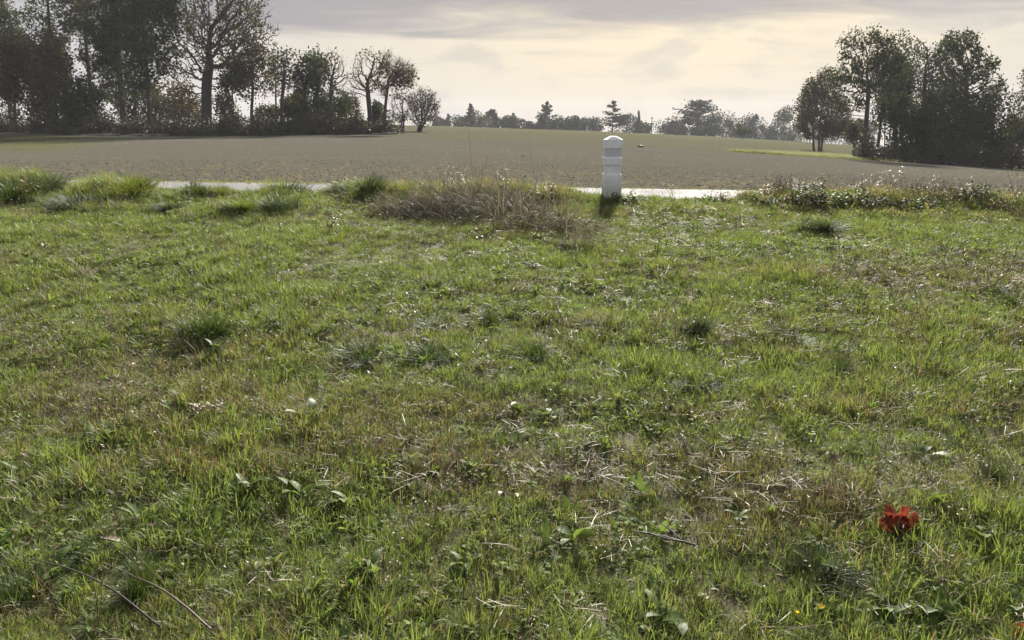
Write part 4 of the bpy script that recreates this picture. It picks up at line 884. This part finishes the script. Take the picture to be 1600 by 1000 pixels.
# twig, long stalks, flowers, stones
p = at(1040, 872); rng = np.random.default_rng(1801); root = tag(empty('dead_twig', p), 'dark forked dead twig lying on the grass', 'twig')
a = lambda x, y, z=.05: at(x, y)-p+np.array([0, 0, z])
v, f, r = sticks(rng, np.array([a(1085, 882, .075)]), np.array([a(985, 866, .095)]), .0048, .03, 5); obj('stem', mesh('stem', v, [f], M['twig'], True), root)
for (x0, y0, x1, y1) in [(1062, 876, 1030, 856), (1070, 880, 1010, 872), (1055, 874, 1040, 852)]:
    v, f, r = sticks(rng, np.array([a(x0, y0, .082)]), np.array([a(x1, y1, .10)]), .0040, .04, 5); obj('branch', mesh('branch', v, [f], M['twig'], True), root)
for (x0, y0, x1, y1, lab, mt) in [(52, 893, 250, 1000, 'long dark arching dead stalk lying over the grass', 'twig'), (165, 900, 330, 1005, 'long pale brown stalk beside the dark arching one', 'stem')]:
    p = at((x0+x1)/2, (y0+y1)/2); A_, B_ = at(x0, y0)-p, at(x1, y1)-p; t = np.linspace(0, 1, 15)[:, None]; c = A_*(1-t)+B_*t; c[:, 2] = ground(p[0]+c[:, 0], p[1]+c[:, 1])-p[2]+.045+.05*np.sin(t[:, 0]*3.1); c[:, 0] += .02*np.sin(t[:, 0]*3)
    rr = np.linspace(.0018, .0042, 15); v, f = tubes(c[:-1], c[1:], rr[:-1], rr[1:], 6); o = obj('dead_stalk', mesh('dead_stalk', v, [f], M[mt], True, {'rnd': np.full(len(v), .4)}), None, p); tag(o, lab, 'stalk')
for i, (x, y, lab) in enumerate([(1241, 985, 'closed yellow flower bud near the yellowing dock'), (1278, 975, 'open small yellow flower near the yellowing dock')]):
    p = at(x, y); root = tag(empty('dandelion_flower', p), lab, 'flower'); rng = np.random.default_rng(1850+i); h = .055
    v, f, r = sticks(rng, np.zeros((1, 3)), np.array([[.004, 0, h]]), .0016, .05, 5); obj('stem', mesh('stem', v, [f], M['dock'], True, {'rnd': r}), root)
    n = 22; az = np.arange(n)*2.4; L = np.full(n, .009+.004*i); v, f, r = strap_leaves(rng, np.tile([[.004, 0, h]], (n, 1)), L, np.full(n, .0035), az, np.full(n, 1.3-.6*i)*rng.uniform(.7, 1.2, n), np.zeros(n), .1); obj('petals', mesh('petals', v, [f], M['flower'], True, {'rnd': r}), root)
for i, (x, y, s, lab) in enumerate([(1001, 230, .30, 'dark lump of earth lying on the far field'), (817, 244, .10, 'small dark clod on the field left of the post'), (854, 258, .08, 'tiny dark clod on the field near the post')]):
    p = at(x, y); V, F, r = clod(np.random.default_rng(1900+i)); o = obj('earth_clod', mesh('earth_clod', V*s/.065*np.array([1.1, 1, .8]), [F], M['twig']), None, (p[0], p[1], float(ground(p[0], p[1]))+s*.15)); tag(o, lab, 'clod')

# ------------------------------------------------------------------ damp autumn air
def haze():
    m, N = new_mat('damp_air'); v = N.n('ShaderNodeVolumePrincipled')
    v.inputs['Color'].default_value = (.93, .95, 1.0, 1); v.inputs['Density'].default_value = .00030; v.inputs['Anisotropy'].default_value = 0.0
    o = N.n('ShaderNodeOutputMaterial'); N.l(v.outputs[0], o.inputs['Volume'])
    x0, x1, y0, y1, z0, z1 = -1800, 1800, -40, 1560, float(field_z(np.array([800., 1500]), np.array([1500., 1500])).min())-30, 30
    V = [(x, y, z) for z in (z0, z1) for y in (y0, y1) for x in (x0, x1)]
    me = bpy.data.meshes.new('haze'); me.from_pydata(V, [], [(0, 2, 3, 1), (4, 5, 7, 6), (0, 1, 5, 4), (2, 6, 7, 3), (0, 4, 6, 2), (1, 3, 7, 5)]); me.materials.append(m)
    o = obj('haze', me); o['kind'] = 'stuff'
haze()
